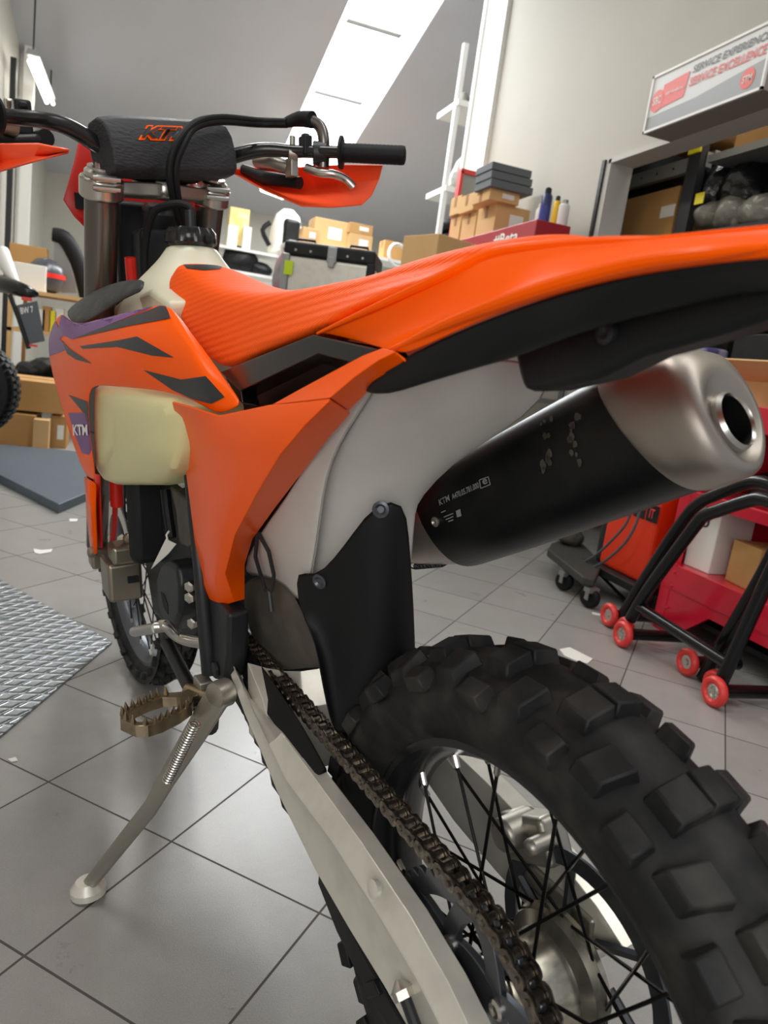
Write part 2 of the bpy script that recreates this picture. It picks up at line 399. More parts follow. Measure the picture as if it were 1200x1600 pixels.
for l in rest: mr.add(l.v, l.f)
mr.build('chain_side_plate', M_chain, chain)

# swingarm: silver beams with a ridge
sw_top = [(354, 1008), (369, 1041), (393, 1092), (440, 1145), (480, 1200), (560, 1310), (640, 1430), (700, 1535), (740, 1620)]
sw_rid = [(352, 1012), (366, 1045), (388, 1095), (420, 1165), (447, 1220), (520, 1318), (588, 1425), (650, 1530), (690, 1610)]
sw_bot = [(353, 1030), (362, 1060), (382, 1115), (412, 1185), (432, 1235), (492, 1358), (545, 1450), (600, 1540), (640, 1610)]
R_ = []
for k, (a, b, c) in enumerate(zip(sw_top, sw_rid, sw_bot)):
    t = k/8; A_ = B(*a, y=.086+.004*t); Rg = B(*b, y=.102); Cc = B(*c, y=.104)
    R_.append([Vector((A_.x, .070, A_.z-.002)), A_, A_.lerp(Rg, .55)+Vector((0, -.0015, 0)), Rg.lerp(A_, .18)+Vector((0, .001, 0)), Rg, Rg.lerp(Cc, .12)+Vector((0, -.003, 0)), Rg.lerp(Cc, .55)+Vector((0, -.003, 0)), Cc, Cc+Vector((0, -.006, -.008)), Vector((Cc.x, .070, Cc.z-.008))])
mb = MB(); mb.rings(R_)
mir = [[Vector((p.x, -p.y*1.18, p.z)) for p in r] for r in R_]
mb.rings(mir)
# cross bridge in front of the wheel
br = []
for i in range(9):
    t = i/8*2-1; y = t*.088; xx = .405 - .03*(1-t*t); zz = .440-.016*(1-t*t)
    br.append([Vector((xx+.05, y, zz+.045)), Vector((xx, y, zz+.018)), Vector((xx-.035+.02*(1-t*t), y, zz-.02)), Vector((xx-.02, y, zz-.06)), Vector((xx+.05, y, zz-.06))])
mb.rings(br)
swing = mb.build('swingarm', M_alu, bike, bevel=.002, bseg=2, auto=28)
p = B(583, 1389, y=.1035); mb = MB(); mb.lathe([(-.004, .0085), (.001, .0085), (.0018, .007), (.0012, 0)], p, (0, 1, .25), 20); mb.build('swingarm_plug', M_alu, swing)
# axle adjuster bolt + nut
a = B(622, 1530, y=.107); b = B(648, 1600, y=.107); dd = (b-a)
mb = MB(); mb.tube([a, a+dd*.25], [.003, .0115], 12); mb.tube([a+dd*.25, a+dd*.45], .010, 6); mb.build('adjuster_cap', M_steel, swing, auto=30)
mb = MB(); mb.tube([a+dd*.45, b+dd*.2], .0052, 10); mb.build('adjuster_bolt', M_darkmetal, swing)
a = B(665, 1625, y=.108); mb = MB(); mb.lathe([(-.12, .012), (0, .012), (0, .019), (.010, .019), (.012, .014)], (0, .108, .335), (0, 1, 0), 6); mb.build('axle_nut', M_steel, bike)
mb = MB(); mb.lathe([(-.14, .010), (.12, .010)], (0, 0, .335), (0, 1, 0), 16); mb.build('rear_axle', M_steel, bike)
# chain slider on the swingarm and lower guide
mb = MB()
sl_t = [(354, 968), (380, 1002), (431, 1070), (470, 1130), (490, 1165), (508, 1198)]; sl_b = [(354, 1012), (370, 1044), (405, 1100), (442, 1152), (470, 1190), (492, 1220)]
mb.rings([[B(*a, y=.072), B(*b, y=.0875), Vector((B(*b, y=.085).x, .069, B(*b, y=.085).z)), Vector((B(*a, y=.072).x, .069, B(*a, y=.072).z-.006))] for a, b in zip(sl_t, sl_b)])
mb.build('chain_slider', M_rubber2, bike, bevel=.002)
mb = MB()
gt = [(498, 1360), (540, 1440), (580, 1515), (640, 1620)]; gb = [(496, 1380), (525, 1455), (562, 1532), (615, 1620)]
mb.rings([[B(*a, y=.075), B(*b, y=.075), Vector((B(*b, y=.075).x, .04, B(*b, y=.075).z)), Vector((B(*a, y=.075).x, .04, B(*a, y=.075).z))] for a, b in zip(gt, gb)])
mb.build('chain_guide', M_black, bike, bevel=.002)
mb = MB(); lg = [(356, 1048), (360, 1085), (374, 1108), (384, 1125), (394, 1142), (397, 1162), (406, 1172), (409, 1192), (420, 1205), (424, 1228), (436, 1245), (440, 1262), (455, 1280), (470, 1262), (420, 1150), (380, 1060)]
mb.prism([B(a, b, y=.088) for a, b in lg], (0, -.03, 0)); mb.build('chain_roller_guard', M_black, bike, bevel=.002)
mb = MB()
q = Bs([(566, 1538), (580, 1530), (590, 1556), (572, 1562)]) if False else [B(566, 1538, y=.08), B(582, 1532, y=.08), B(592, 1556, y=.08), B(573, 1563, y=.08)]
mb.prism(q, (0, -.03, 0)); mb.build('guide_block', M_black, bike, bevel=.002)

# seat --------------------------------------------------------------
seat_s = [ # x, half width top, top z, half width bottom, bottom z
 (.905, .030, 1.004, .036, .994), (.890, .046, 1.008, .052, .982), (.855, .052, 1.005, .064, .957), (.816, .056, .999, .072, .945), (.755, .060, .987, .080, .925), (.70, .064, .976, .086, .905), (.645, .069, .968, .090, .889),
 (.58, .072, .963, .096, .873), (.50, .075, .959, .101, .861), (.43, .078, .959, .104, .873), (.365, .079, .961, .106, .888), (.29, .077, .966, .108, .903), (.217, .070, .972, .107, .917), (.18, .062, .980, .098, .932), (.14, .056, .986, .086, .944), (.10, .048, .991, .074, .954), (.06, .040, .994, .058, .966), (.02, .030, .995, .042, .975), (-.01, .018, .988, .026, .978)
]
Rg = []
for x, wt, zt, wb, zb in seat_s:
    ring = []
    for t in (-1, 1):
        pass
    half = [(0, zt), (wt*.55, zt-.001), (wt*.85, zt-.006), (wt, zt-.018), (wt+(wb-wt)*.45, zt-(zt-zb)*.45-.006), (wb, zb+.006), (wb-.006, zb), (wb*.5, zb)]
    ring = [Vector((x, y, z)) for y, z in half] + [Vector((x, -y, z)) for y, z in half[:0:-1]]
    Rg.append(ring)
mb = MB(); mb.rings(Rg)
nt = M_seat.node_tree; N = nt.nodes; L = nt.links; bs = N['Principled BSDF']; tc = N.new('ShaderNodeTexCoord'); mp = N.new('ShaderNodeMapping')
L.new(tc.outputs['Object'], mp.inputs[0]); mp.inputs['Rotation'].default_value = (0, math.radians(-9), 0)
w1 = N.new('ShaderNodeTexWave'); w1.bands_direction = 'Z'; w1.inputs['Scale'].default_value = 34; w1.inputs['Distortion'].default_value = 1.2; w1.inputs['Detail Scale'].default_value = 6; w1.inputs['Detail'].default_value = 1
L.new(mp.outputs[0], w1.inputs[0])
mp2 = N.new('ShaderNodeMapping'); L.new(tc.outputs['Object'], mp2.inputs[0]); mp2.inputs['Rotation'].default_value = (0, math.radians(38), math.radians(30))
w2 = N.new('ShaderNodeTexWave'); w2.bands_direction = 'X'; w2.inputs['Scale'].default_value = 62; L.new(mp2.outputs[0], w2.inputs[0])
ma = N.new('ShaderNodeMath'); ma.operation = 'ADD'; L.new(w1.outputs['Fac'], ma.inputs[0]); ms = N.new('ShaderNodeMath'); ms.operation = 'MULTIPLY'; ms.inputs[1].default_value = .45; L.new(w2.outputs['Fac'], ms.inputs[0]); L.new(ms.outputs[0], ma.inputs[1])
bpn = N.new('ShaderNodeBump'); bpn.inputs['Strength'].default_value = .3; bpn.inputs['Distance'].default_value = .0022; L.new(ma.outputs[0], bpn.inputs['Height']); L.new(bpn.outputs[0], bs.inputs['Normal'])
seat = mb.build('seat', M_seat, bike, sub=2, auto=0)

# rear fender / tail: orange upper, symmetrical ------------------------
cols = [
 [(492, 522, .112), (530, 531, .114), (607, 546, .118), (628, 559, .118)],
 [(600, 474, .092), (645, 490, .104), (690, 509, .114), (706, 520, .114)],
 [(700, 428, .078), (760, 450, .094), (790, 468, .108), (803, 479, .108)],
 [(770, 394, .058), (850, 424, .084), (880, 440, .102), (893, 452, .102)],
 [(870, 381, .046), (950, 396, .074), (990, 411, .096), (1002, 427, .096)],
 [(1000, 371, .040), (1060, 380, .066), (1100, 396, .092), (1110, 413, .092)],
 [(1200, 350, .034), (1200, 366, .060), (1200, 384, .084), (1200, 403, .084)]]
rows = []
for cc in cols:
    C_, D_, E_, F_ = [B(a, b, y=y) for a, b, y in cc]
    D_ = D_ + Vector((0, -.006, 0))
    E2 = E_+Vector((0, -.004, .003))
    D_ = D_ + Vector((0, -.010, -.002)); C_ = C_+Vector((0, .002, 0)); half = [F_, E_.lerp(F_, .12)+Vector((0, .002, 0)), E_+Vector((0, .003, 0)), E_.lerp(D_, .12), E_.lerp(D_, .4)+Vector((0, -.007, -.002)), D_, C_.lerp(D_, .3)+Vector((0, -.003, 0)), C_.lerp(D_, .06), C_]
    mid = Vector((C_.x, 0, C_.z+.002))
    rows.append(half+[mid]+[Vector((p.x, -p.y, p.z)) for p in half[::-1]])
last = rows[-1]
for k, (dx, dz, sc) in enumerate(((-.06, -.0, .93), (-.13, -.004, .84), (-.17, -.012, .70))):
    rows.append([Vector((p.x+dx, p.y*sc, p.z+dz-(.0 if abs(p.y) < .07 else .003*k))) for p in last])
mb = MB(); mb.grid(rows); fender = mb.build('rear_fender', M_orange, bike, solid=.0028, soff=-1, sub=2, auto=0)
# long groove vent sliver on the tail
for l_ in ([(496, 521, .113), (600, 474, .095), (700, 429, .078), (770, 397, .061), (870, 384, .048), (960, 378, .043), (1040, 374, .040)], [(612, 548, .119), (690, 509, .117), (790, 470, .111), (880, 441, .105), (990, 413, .099), (1100, 397, .095), (1200, 385, .087)]):
    mb = MB(); mb.tube([B(a, b, y=y-.001) for a, b, y in l_], [.0012, .0035, .0045, .0045, .0042, .0035, .0018], 10, smooth_path=4); mb.build('fender_ridge', M_orange, fender)
# underside skirt, dark
un = [
 [(570, 613, .112), (571, 610, .114), (572, 607, .116)],
 [(606, 619, .106), (600, 600, .112), (600, 575, .116)],
 [(650, 604, .100), (650, 580, .108), (650, 548, .113)],
 [(705, 588, .094), (705, 560, .104), (705, 521, .111)],
 [(760, 572, .088), (760, 540, .098), (770, 494, .108)],
 [(820, 556, .080), (830, 520, .094), (840, 468, .102)],
 [(900, 522, .074), (905, 490, .086), (920, 444, .096)],
 [(1000, 495, .068), (1005, 462, .080), (1010, 425, .093)],
 [(1110, 470, .062), (1110, 440, .074), (1115, 411, .089)],
 [(1200, 450, .058), (1200, 425, .070), (1200, 401, .081)]]
rows = []
for cc in un:
    p = [B(a, b, y=y) for a, b, y in cc]
    rows.append(p)
l = rows[-1]; rows.append([q+Vector((-.08, -.006, 0)) for q in l]); rows.append([q+Vector((-.15, -.016, -.004)) for q in l])
mb = MB(); mb.grid(rows); mb.grid([[Vector((p.x, -p.y, p.z)) for p in (r[2].lerp(r[1], .5), r[2].lerp(r[1], .2), r[2])] for r in rows])
under = mb.build('fender_skirt', M_black, bike, solid=.003, sub=1, auto=0)
# deeper tail bracket / plate holder
tb = [(800, 548), (808, 585), (816, 612), (842, 612), (930, 592), (1000, 556), (1060, 540), (1130, 520), (1210, 493), (1330, 455), (1330, 400), (1200, 420), (1000, 470), (880, 500)]
mb = MB(); mb.prism([B(a, b, y=.055) for a, b in tb], (0, -.035, 0)); mb.build('tail_light_bracket', M_black, bike, bevel=.006)
for a, b in ((948, 520),):
    mb = MB(); mb.lathe([(-.002, .007), (.002, .007), (.003, .004), (.001, 0)], B(a, b, y=.0565), (0, 1, 0), 16); mb.build('screw_head', M_darkmetal, bike)

# lower side panel, orange
sp = [
 [(326, 943, .100), (345, 946, .104), (366, 938, .098), (380, 935, .088)],
 [(319, 915, .110), (337, 905, .126), (352, 893, .124), (380, 880, .090)],
 [(308, 850, .120), (345, 830, .138), (368, 832, .136), (392, 840, .092)],
 [(298, 770, .124), (352, 755, .144), (404, 765, .144), (428, 790, .096)],
 [(290, 710, .126), (350, 700, .148), (440, 706, .148), (470, 735, .100)],
 [(280, 660, .140), (352, 668, .146), (480, 660, .148), (510, 683, .104)],
 [(272, 627, .126), (360, 640, .136), (515, 620, .146), (548, 640, .108)],
 [(300, 634, .126), (428, 626, .128), (560, 585, .136), (592, 601, .112)],
 [(345, 652, .128), (436, 630, .124), (590, 562, .128), (612, 582, .114)],
 ]
# build as two patches: blade (rows 0..6 full) and the arch strip upward
P1 = [[B(a, b, y=y) for a, b, y in r] for r in sp[:6]]
toprow = [(272, 626, .126), (300, 645, .134), (378, 634, .134), (428, 628, .130)]
mb = MB()
g = [[r[0], r[0].lerp(r[1], .5)+Vector((0, .002, 0)), r[1], r[1].lerp(r[2], .5), r[2], r[3]] for r in P1]
arch_o = [(480, 660, .148), (515, 622, .146), (555, 588, .136), (592, 562, .128), (618, 549, .122)]
arch_i = [(510, 683, .104), (545, 642, .106), (580, 608, .108), (606, 586, .112), (634, 561, .115)]
arch_t = [(425, 632, .132), (470, 607, .130), (520, 580, .127), (565, 556, .122), (598, 543, .119)]
g.append([B(272, 627, y=.126), B(308, 640, y=.134), B(345, 650, y=.140), B(395, 642, y=.144), B(*arch_o[1][:2], y=.146).lerp(B(395, 642, y=.144), .35), None])
g[-1] = None; g.pop()
# top cap row joins blade to the notch line
g.append([B(272, 627, y=.158), B(303, 636, y=.152), B(345, 649, y=.144), B(425, 634, y=.136), B(515, 622, y=.146), B(545, 642, y=.106)])
mb.grid(g)
A3 = [B(*q[:2], y=q[2]) for q in arch_t]; O3 = [B(*q[:2], y=q[2]) for q in arch_o]; I3 = [B(*q[:2], y=q[2]) for q in arch_i]
mb.grid([[A3[k], A3[k].lerp(O3[k+1 if k < 4 else 4], .5)+Vector((0, .001, 0)), O3[k+1 if k < 4 else 4], I3[k+1 if k < 4 else 4]] for k in range(0, 4)]+[[A3[4], A3[4].lerp(O3[4], .5), O3[4], I3[4]]])
side = mb.build('side_panel', M_orange, bike, solid=.0028, soff=-1, bevel=.003, bseg=3, auto=50)
for i, (px, py) in enumerate(((384, 842), (381, 868), (379, 894))):
    mb = MB(); p = B(px+2, py, y=.088); mb.box(p, (.004, .006, .006)); mb.build('panel_clip', M_black, side)

# air intake cover under the seat, dark
mb = MB()
fr_o = [(345, 581), (490, 523), (592, 546)]; fr_i = [(376, 610), (500, 552), (560, 568)]
mb.grid([[B(a, b, y=.113) for a, b in fr_o], [B(a, b, y=.112) for a, b in fr_i], [B(a, b, y=.078) for a, b in ((400, 618), (506, 566), (556, 580))]])
mb.grid([[B(376, 610, y=.112), B(400, 618, y=.078)], [B(379, 630, y=.112), B(405, 634, y=.08)]])
intake = mb.build('intake_cover', M_blackgl, bike, solid=.003, bevel=.002, auto=30)
mb = MB(); mb.prism([B(a, b, y=.07) for a, b in ((350, 585), (490, 528), (600, 548), (610, 560), (430, 650), (380, 640))], (0, -.02, 0)); mb.build('airbox_wall', M_rubber2, intake)

# white inner fender / airbox
wl = [
 [(372, 903, .060), (398, 838, .086), (450, 775, .092), (484, 715, .096), (516, 668, .099), (545, 635, .102), (568, 606, .104), (575, 590, .104)],
 [(410, 900, .056), (430, 855, .077), (465, 790, .084), (494, 722, .090), (522, 676, .094), (548, 641, .097), (572, 608, .101), (580, 590, .101)],
 [(445, 912, .052), (462, 870, .070), (482, 800, .080), (500, 735, .087), (526, 684, .091), (552, 646, .095), (576, 610, .099), (586, 590, .099)],
 [(474, 962, .050), (490, 885, .064), (500, 810, .074), (508, 745, .083), (530, 690, .089), (556, 650, .093), (580, 612, .097), (592, 590, .097)]]
mb = MB(); mb.grid([[B(a, b, y=y) for a, b, y in r] for r in wl]); mb.grid([[B(a, b, y=y) for a, b, y in wl[-1]], [B(a+1, b, y=y-.014) for a, b, y in wl[-1]]])
airbox = mb.build('airbox_side', M_white, bike, solid=.002, sub=1, auto=0)
wr = [
 [(478, 975, .036), (484, 900, .048), (494, 820, .058), (502, 750, .068), (526, 692, .076), (552, 652, .082), (578, 612, .086), (592, 575, .084)],
 [(500, 985, .028), (512, 890, .038), (530, 800, .044), (560, 735, .050), (590, 690, .056), (620, 648, .062), (650, 600, .066), (660, 565, .064)],
 [(560, 915, .010), (575, 860, .012), (595, 800, .012), (625, 740, .012), (660, 698, .012), (700, 655, .014), (745, 595, .016), (760, 555, .014)],
 [(620, 900, -.02), (630, 850, -.022), (640, 800, -.024), (652, 775, -.026), (700, 718, -.036), (765, 683, -.048), (825, 612, -.055), (830, 565, -.05)],
 [(640, 900, -.03), (645, 850, -.032), (648, 800, -.036), (656, 778, -.040), (708, 722, -.054), (785, 676, -.066), (858, 622, -.074), (862, 575, -.07)]]
mb = MB(); mb.grid([[B(a, b, y=y) for a, b, y in r] for r in wr]); mb.grid([[B(a, b, y=y) for a, b, y in wr[-1]], [B(a, b, y=y)+Vector((.05, -.03, 0)) for a, b, y in wr[-1]]])
white = mb.build('inner_fender', M_white, bike, solid=.002, sub=1, auto=0)
mb = MB(); mb.prism([B(a, b, x=.33) for a, b in ((628, 765), (652, 748), (652, 800), (640, 822), (628, 822))], (.02, 0, 0)); mb.build('shock_reservoir', M_red, bike, bevel=.003)
# mud flap, black
mf = [[(458, 884, .072), (490, 902, .066), (520, 870, .055), (548, 832, .045), (585, 780, .030), (632, 778, .005)],
      [(462, 935, .074), (495, 920, .060), (530, 900, .048), (560, 870, .038), (600, 830, .022), (638, 835, -.010)],
      [(470, 960, .074), (500, 965, .058), (530, 950, .046), (570, 930, .032), (610, 900, .012), (643, 905, -.022)],
      [(490, 1000, .074), (506, 1030, .056), (535, 1020, .044), (575, 1000, .028), (615, 980, .005), (648, 1000, -.035)],
      [(500, 1060, .070), (512, 1090, .055), (538, 1090, .042), (575, 1070, .026), (615, 1050, .000), (648, 1070, -.045)],
      [(515, 1130, .060), (525, 1150, .050), (545, 1150, .038), (580, 1140, .020), (620, 1120, -.005), (650, 1130, -.05)]]
mb = MB(); mb.grid([[B(a, b, y=y)+Vector((-.003, 0, 0)) for a, b, y in r] for r in mf]); flap = mb.build('mud_flap', M_rubber2, bike, solid=.004, sub=1, auto=0)
fb = bvh_of([flap])
for a, b in ((595, 796), (500, 908)):
    d = bdir(a, b).normalized(); h = fb.ray_cast(BCAM, d); n = h[1] if h[1].dot(d) < 0 else -h[1]
    mb = MB(); mb.lathe([(0, .0088), (.002, .0088), (.003, .006), (.001, .0035), (.001, 0)], h[0], n, 20); mb.build('flap_bolt', M_sprk, flap)
mb = MB(); mb.tube([B(402, 835, y=.089), B(399, 870, y=.084), B(408, 900, y=.072), B(415, 922, y=.072), B(425, 922, y=.072), B(428, 898, y=.072), B(420, 862, y=.084), B(404, 833, y=.089)], .0026, 8)
mb.tube([B(420, 922, y=.072), B(424, 955, y=.072)], .0035, 8); mb.build('wire_bracket', M_darkmetal, bike)
mb = MB()
dg_ = [[(382, 908), (400, 898), (430, 892), (452, 918), (470, 960), (500, 990)], [(385, 945), (405, 950), (430, 955), (455, 965), (480, 990), (505, 1010)], [(395, 985), (415, 1000), (440, 1010), (460, 1020), (485, 1025), (510, 1028)], [(410, 1030), (430, 1045), (450, 1048), (470, 1045), (490, 1040), (515, 1040)]]
mb.grid([[B(a, b, y=.046-.010*j/5-.008*abs(i-1)) for j, (a, b) in enumerate(r)] for i, r in enumerate(dg_)]); mb.build('shock_linkage_cover', M_dust, bike, solid=.02, sub=2, auto=0)
# shock body behind
mb = MB(); mb.tube([Vector((.50, -.01, .44)), Vector((.52, -.01, .82))], .035, 20); mb.build('rear_shock', M_darkmetal, bike)

# muffler -------------------------------------------------------------
ma_ = Vector((.311, -.128, .692)); md = Vector((-.866, -.105, .5)).normalized()
mside = Vector((0, 1, 0)); mside = (mside-md*mside.dot(md)).normalized(); mup = md.cross(mside).normalized()
if mup.z < 0: mup = -mup
def mring(t, hw, hh, n=40, e=2.7, lift=0., side=0., shear=0.):
    out = []
    for k in range(n):
        a = 2*PI*k/n; ca, sa = math.cos(a), math.sin(a)
        x = math.copysign(abs(ca)**(2/e), ca)*hw; y = math.copysign(abs(sa)**(2/e), sa)*hh
        x *= 1-.16*(y/hh if y < 0 else 0)*-1 if y < 0 else 1
        out.append(ma_+md*(t+shear*y)+mside*(x+side)+mup*(y+lift))
    return out
mb = MB(); mb.rings([mring(0.0, .050, .058, shear=-.22), mring(.004, .053, .062, shear=-.22), mring(.10, .055, .064, shear=-.1), mring(.22, .056, .065), mring(.306, .056, .065, shear=-.34)])
muff = mb.build('muffler_sleeve', M_mufbody, bike, auto=40)
mb = MB()
mb.rings([mring(.300, .0555, .0645, shear=-.34), mring(.304, .0582, .0675, shear=-.34), mring(.320, .0585, .0675, shear=-.26, lift=-.001), mring(.340, .0575, .065, shear=-.13, lift=-.003), mring(.356, .055, .061, lift=-.007, shear=-.05, e=2.8), mring(.366, .050, .055, e=2.6, lift=-.011), mring(.371, .044, .047, e=2.3, lift=-.014), mring(.371, .0375, .039, e=2.1, lift=-.017), mring(.366, .034, .034, e=2, lift=-.019), mring(.365, .0245, .0245, e=2, lift=-.02)], caps=False)
cap = mb.build('muffler_end_cap', M_tita, bike, auto=60)
oc = ma_ - mup*.02
mb = MB(); mb.lathe([(.360, .0215), (.370, .0215), (.3735, .0235), (.370, .026), (.358, .026)], oc, md, 40, caps=False); mb.build('muffler_outlet', M_steel, cap); mb = MB(); mb.lathe([(.25, .0), (.251, .0212), (.371, .0212)], oc, md, 40, caps=False); mb.build('outlet_bore', mat('black_bore', '#0c0c0c', .6, .3), cap)  # bore wall is one even black all the way in
mb = MB(); mb.rings([mring(-.085, .024, .024, e=2, lift=-.012), mring(-.05, .036, .040, e=2.2, lift=-.006, shear=-.15), mring(-.012, .047, .055, shear=-.22), mring(.006, .0515, .060, shear=-.22)]); mb.build('muffler_inlet_cone', M_dust if False else M_tita, bike)
mb = MB(); p = ma_-md*.085+mup*-.012; mb.tube([p, p-md*.05, p+Vector((.12, .03, -.05)), p+Vector((.22, .05, -.03)), p+Vector((.34, .02, -.1))], .019, 16, smooth_path=4); mb.build('exhaust_pipe', M_tita, bike)
sa = B(640, 886, y=-.118); sb = B(700, 880, y=-.118)
mb = MB(); q = []
for k in range(150):
    t = k/149; a = t*2*PI*15; e_ = .0035; dd = (sb-sa).normalized(); s1 = dd.cross(Vector((0, 1, 0))).normalized(); s2 = dd.cross(s1)
    q.append(sa.lerp(sb, .15+.7*t)+s1*math.cos(a)*e_+s2*math.sin(a)*e_)
mb.tube([sa]+q+[sb], .0011, 6); mb.build('exhaust_spring', M_darkmetal, bike)
mufb = bvh_of([muff])
for a, b, r in ((994, 674, .0075), (681, 815, .006)):
    d = bdir(a, b).normalized(); h = mufb.ray_cast(BCAM, d)
    if h[0] is not None:
        n = h[1] if h[1].dot(d) < 0 else -h[1]
        mb = MB(); mb.lathe([(0, r), (.002, r), (.003, r*.7), (.001, r*.4), (.001, 0)], h[0], n, 18); mb.build('sleeve_rivet', M_cast, muff)
def pxtext(txt, p00, p10, p01, shear=0., bold=.018):
    uv, fs = text_mesh(txt, shear=shear, bold=bold)
    return [(p00[0]+(p10[0]-p00[0])*u+(p01[0]-p00[0])*v, p00[1]+(p10[1]-p00[1])*u+(p01[1]-p00[1])*v) for u, v in uv], fs
decal('maker_marking', mufb, None, M_print, muff, uvf=pxtext('KTM', (688, 790), (704, 782), (686, 781)))
decal('part_number', mufb, None, M_print, muff, uvf=pxtext('A470.05.781.000', (708, 781), (750, 762), (706, 772)))
decal('approval_mark', mufb, None, M_print, muff, uvf=pxtext('e', (756, 758), (763, 755), (754, 750)))
for l_ in (((752, 763), (767, 757)), ((767, 757), (764, 745)), ((764, 745), (750, 750)), ((750, 750), (752, 763))):
    (x0, y0), (x1, y1) = l_; dx, dy = x1-x0, y1-y0; n_ = math.hypot(dx, dy); ox, oy = -dy/n_*.7, dx/n_*.7
    decal('mark_frame', mufb, [(x0-ox, y0-oy), (x1-ox, y1-oy), (x1+ox, y1+oy), (x0+ox, y0+oy)], M_print, muff)
for (x0, y0, x1, y1) in ((694, 807, 709, 801), (697, 811, 709, 806), (701, 814, 709, 811), (690, 800, 697, 797)):
    decal('small_print', mufb, [(x0, y0), (x1, y1), (x1+.4, y1+1.5), (x0+.4, y0+1.5)], M_print, muff)
decal('bin_mark', mufb, [(713, 798), (720, 795), (722, 806), (715, 808)], M_print, muff)
# scuffs on the sleeve (dried residue with a shape of its own)
M_scuff = mat('dried_residue', '#4f4b42', .8, var=(60, .8, '#1a1b1c'))
random.seed(11)
for k in range(26):
    x = random.choice((852, 858, 895, 900)) + random.uniform(-6, 8); y = random.uniform(650, 735); s = random.uniform(2, 6)
    decal('residue_spot', mufb, [(x+s*random.uniform(.5, 1.1)*math.cos(a), y+s*random.uniform(.8, 1.8)*math.sin(a)) for a in [i*PI/4 for i in range(8)]], M_scuff, muff)

# front tank, cap -------------------------------------------------------
def ell(cx, z, rx, ry, n=32, e=2.2, z2=None):
    out = []
    for k in range(n):
        a = 2*PI*k/n; ca, sa = math.cos(a), math.sin(a)
        out.append(Vector((cx+math.copysign(abs(ca)**(2/e), ca)*rx, math.copysign(abs(sa)**(2/e), sa)*ry, z+(z2 or 0)*ca)))
    return out
mb = MB(); mb.rings([ell(.93, 1.040, .040, .040, e=2), ell(.93, 1.026, .046, .046, e=2), ell(.93, 1.008, .055, .060), ell(.94, .985, .085, .082), ell(.95, .955, .12, .108), ell(.96, .915, .15, .125), ell(.96, .86, .17, .135), ell(.95, .80, .16, .13)])
tank = mb.build('fuel_tank', M_cream2, bike, sub=1, auto=0)
mb = MB(); n_ = 48
mb.rings([[Vector((.93, 0, z))+Vector((math.cos(2*PI*k/n_), math.sin(2*PI*k/n_), 0))*(r*(1+(.06 if g_ else 0)*math.cos(2*PI*k/n_*8))) for k in range(n_)] for z, r, g_ in ((1.036, .036, 0), (1.042, .043, 1), (1.058, .042, 1), (1.066, .036, 1), (1.066, .022, 0), (1.058, .018, 0))])
mb.build('fuel_cap', M_blackgl, tank, auto=50)
mb = MB(); mb.tube([(.93, 0, 1.055), (.93, 0, 1.085), (.935, .0, 1.10), (.95, .02, 1.105), (.98, .05, 1.09), (1.01, .06, 1.03), (1.02, .06, .95)], .0065, 10, smooth_path=5); mb.build('breather_hose', M_rubber2, tank)
mb = MB(); mb.tube([(.93, 0, 1.06), (.93, 0, 1.095)], .009, 12); mb.build('breather_nozzle', M_darkmetal, tank)
# side tank lobe
lobe = [(149, 606), (156, 601), (175, 602), (222, 610), (268, 622), (285, 636), (284, 665), (281, 700), (270, 732), (258, 752), (245, 757), (180, 757), (162, 750), (151, 735), (148, 700)]
def lobe_y(px, py): return .148 + (.172-.148)*(285-px)/137 - (.012 if py > 745 else 0)
mb = MB(); f_ = [B(a, b, y=lobe_y(a, b)) for a, b in lobe]; c0 = B(215, 670, y=.166)
cr1 = [B(*q, y=lobe_y(*q)+.001).lerp(c0, .0) for q in lobe]
ins = [p.lerp(c0, .16)+Vector((0, .010, 0)) for p in f_]; ins2 = [p.lerp(c0, .62)+Vector((0, .012, 0)) for p in f_]
back = [Vector((p.x, .05, p.z)) for p in f_]; mid_ = [Vector((p.x, p.y-.018, p.z)).lerp(Vector((c0.x, p.y-.018, c0.z)), -.03) for p in f_]
mb.rings([back, mid_, f_, ins, ins2]); mb.build('side_tank_lobe', M_cream, bike, bevel=.009, bseg=4, auto=60)

# radiator shroud ----------------------------------------------------------
sh = [
 [(95, 486, .206), (80, 508, .208), (73, 540, .210), (80, 580, .208), (90, 618, .206), (112, 690, .200), (133, 746, .192)],
 [(106, 496, .200), (100, 520, .206), (97, 548, .208), (105, 582, .206), (112, 612, .203), (128, 690, .197), (145, 750, .189)],
 [(118, 508, .195), (120, 530, .199), (122, 556, .201), (128, 584, .199), (136, 602, .196), (142, 690, .192), (152, 756, .186)]]
r2 = [[(118, 508, .195), (120, 530, .199), (122, 556, .201), (128, 584, .199), (136, 602, .196)],
 [(150, 500, .183), (152, 525, .188), (155, 552, .190), (158, 580, .188), (162, 603, .184)],
 [(190, 490, .168), (195, 517, .174), (200, 547, .177), (205, 578, .174), (210, 607, .170)],
 [(228, 481, .148), (238, 508, .155), (245, 540, .159), (252, 578, .158), (255, 612, .155)],
 [(262, 471, .130), (272, 498, .137), (282, 530, .143), (292, 575, .146), (292, 622, .144)],
 [(287, 503, .127), (300, 528, .132), (312, 558, .137), (322, 598, .140), (322, 638, .139)],
 [(325, 556, .122), (333, 575, .126), (340, 598, .129), (345, 628, .132), (345, 650, .133)],
 [(376, 626, .118), (376, 628, .119), (376, 630, .120), (374, 632, .122), (372, 634, .124)]]
mb = MB(); mb.grid([[B(a, b, y=y) for a, b, y in r] for r in sh]); mb.grid([[B(a, b, y=y) for a, b, y in r] for r in r2])
bm_ = mb
shroud = mb.build('radiator_shroud', M_orange, bike, solid=.003, soff=0, sub=2, auto=0)
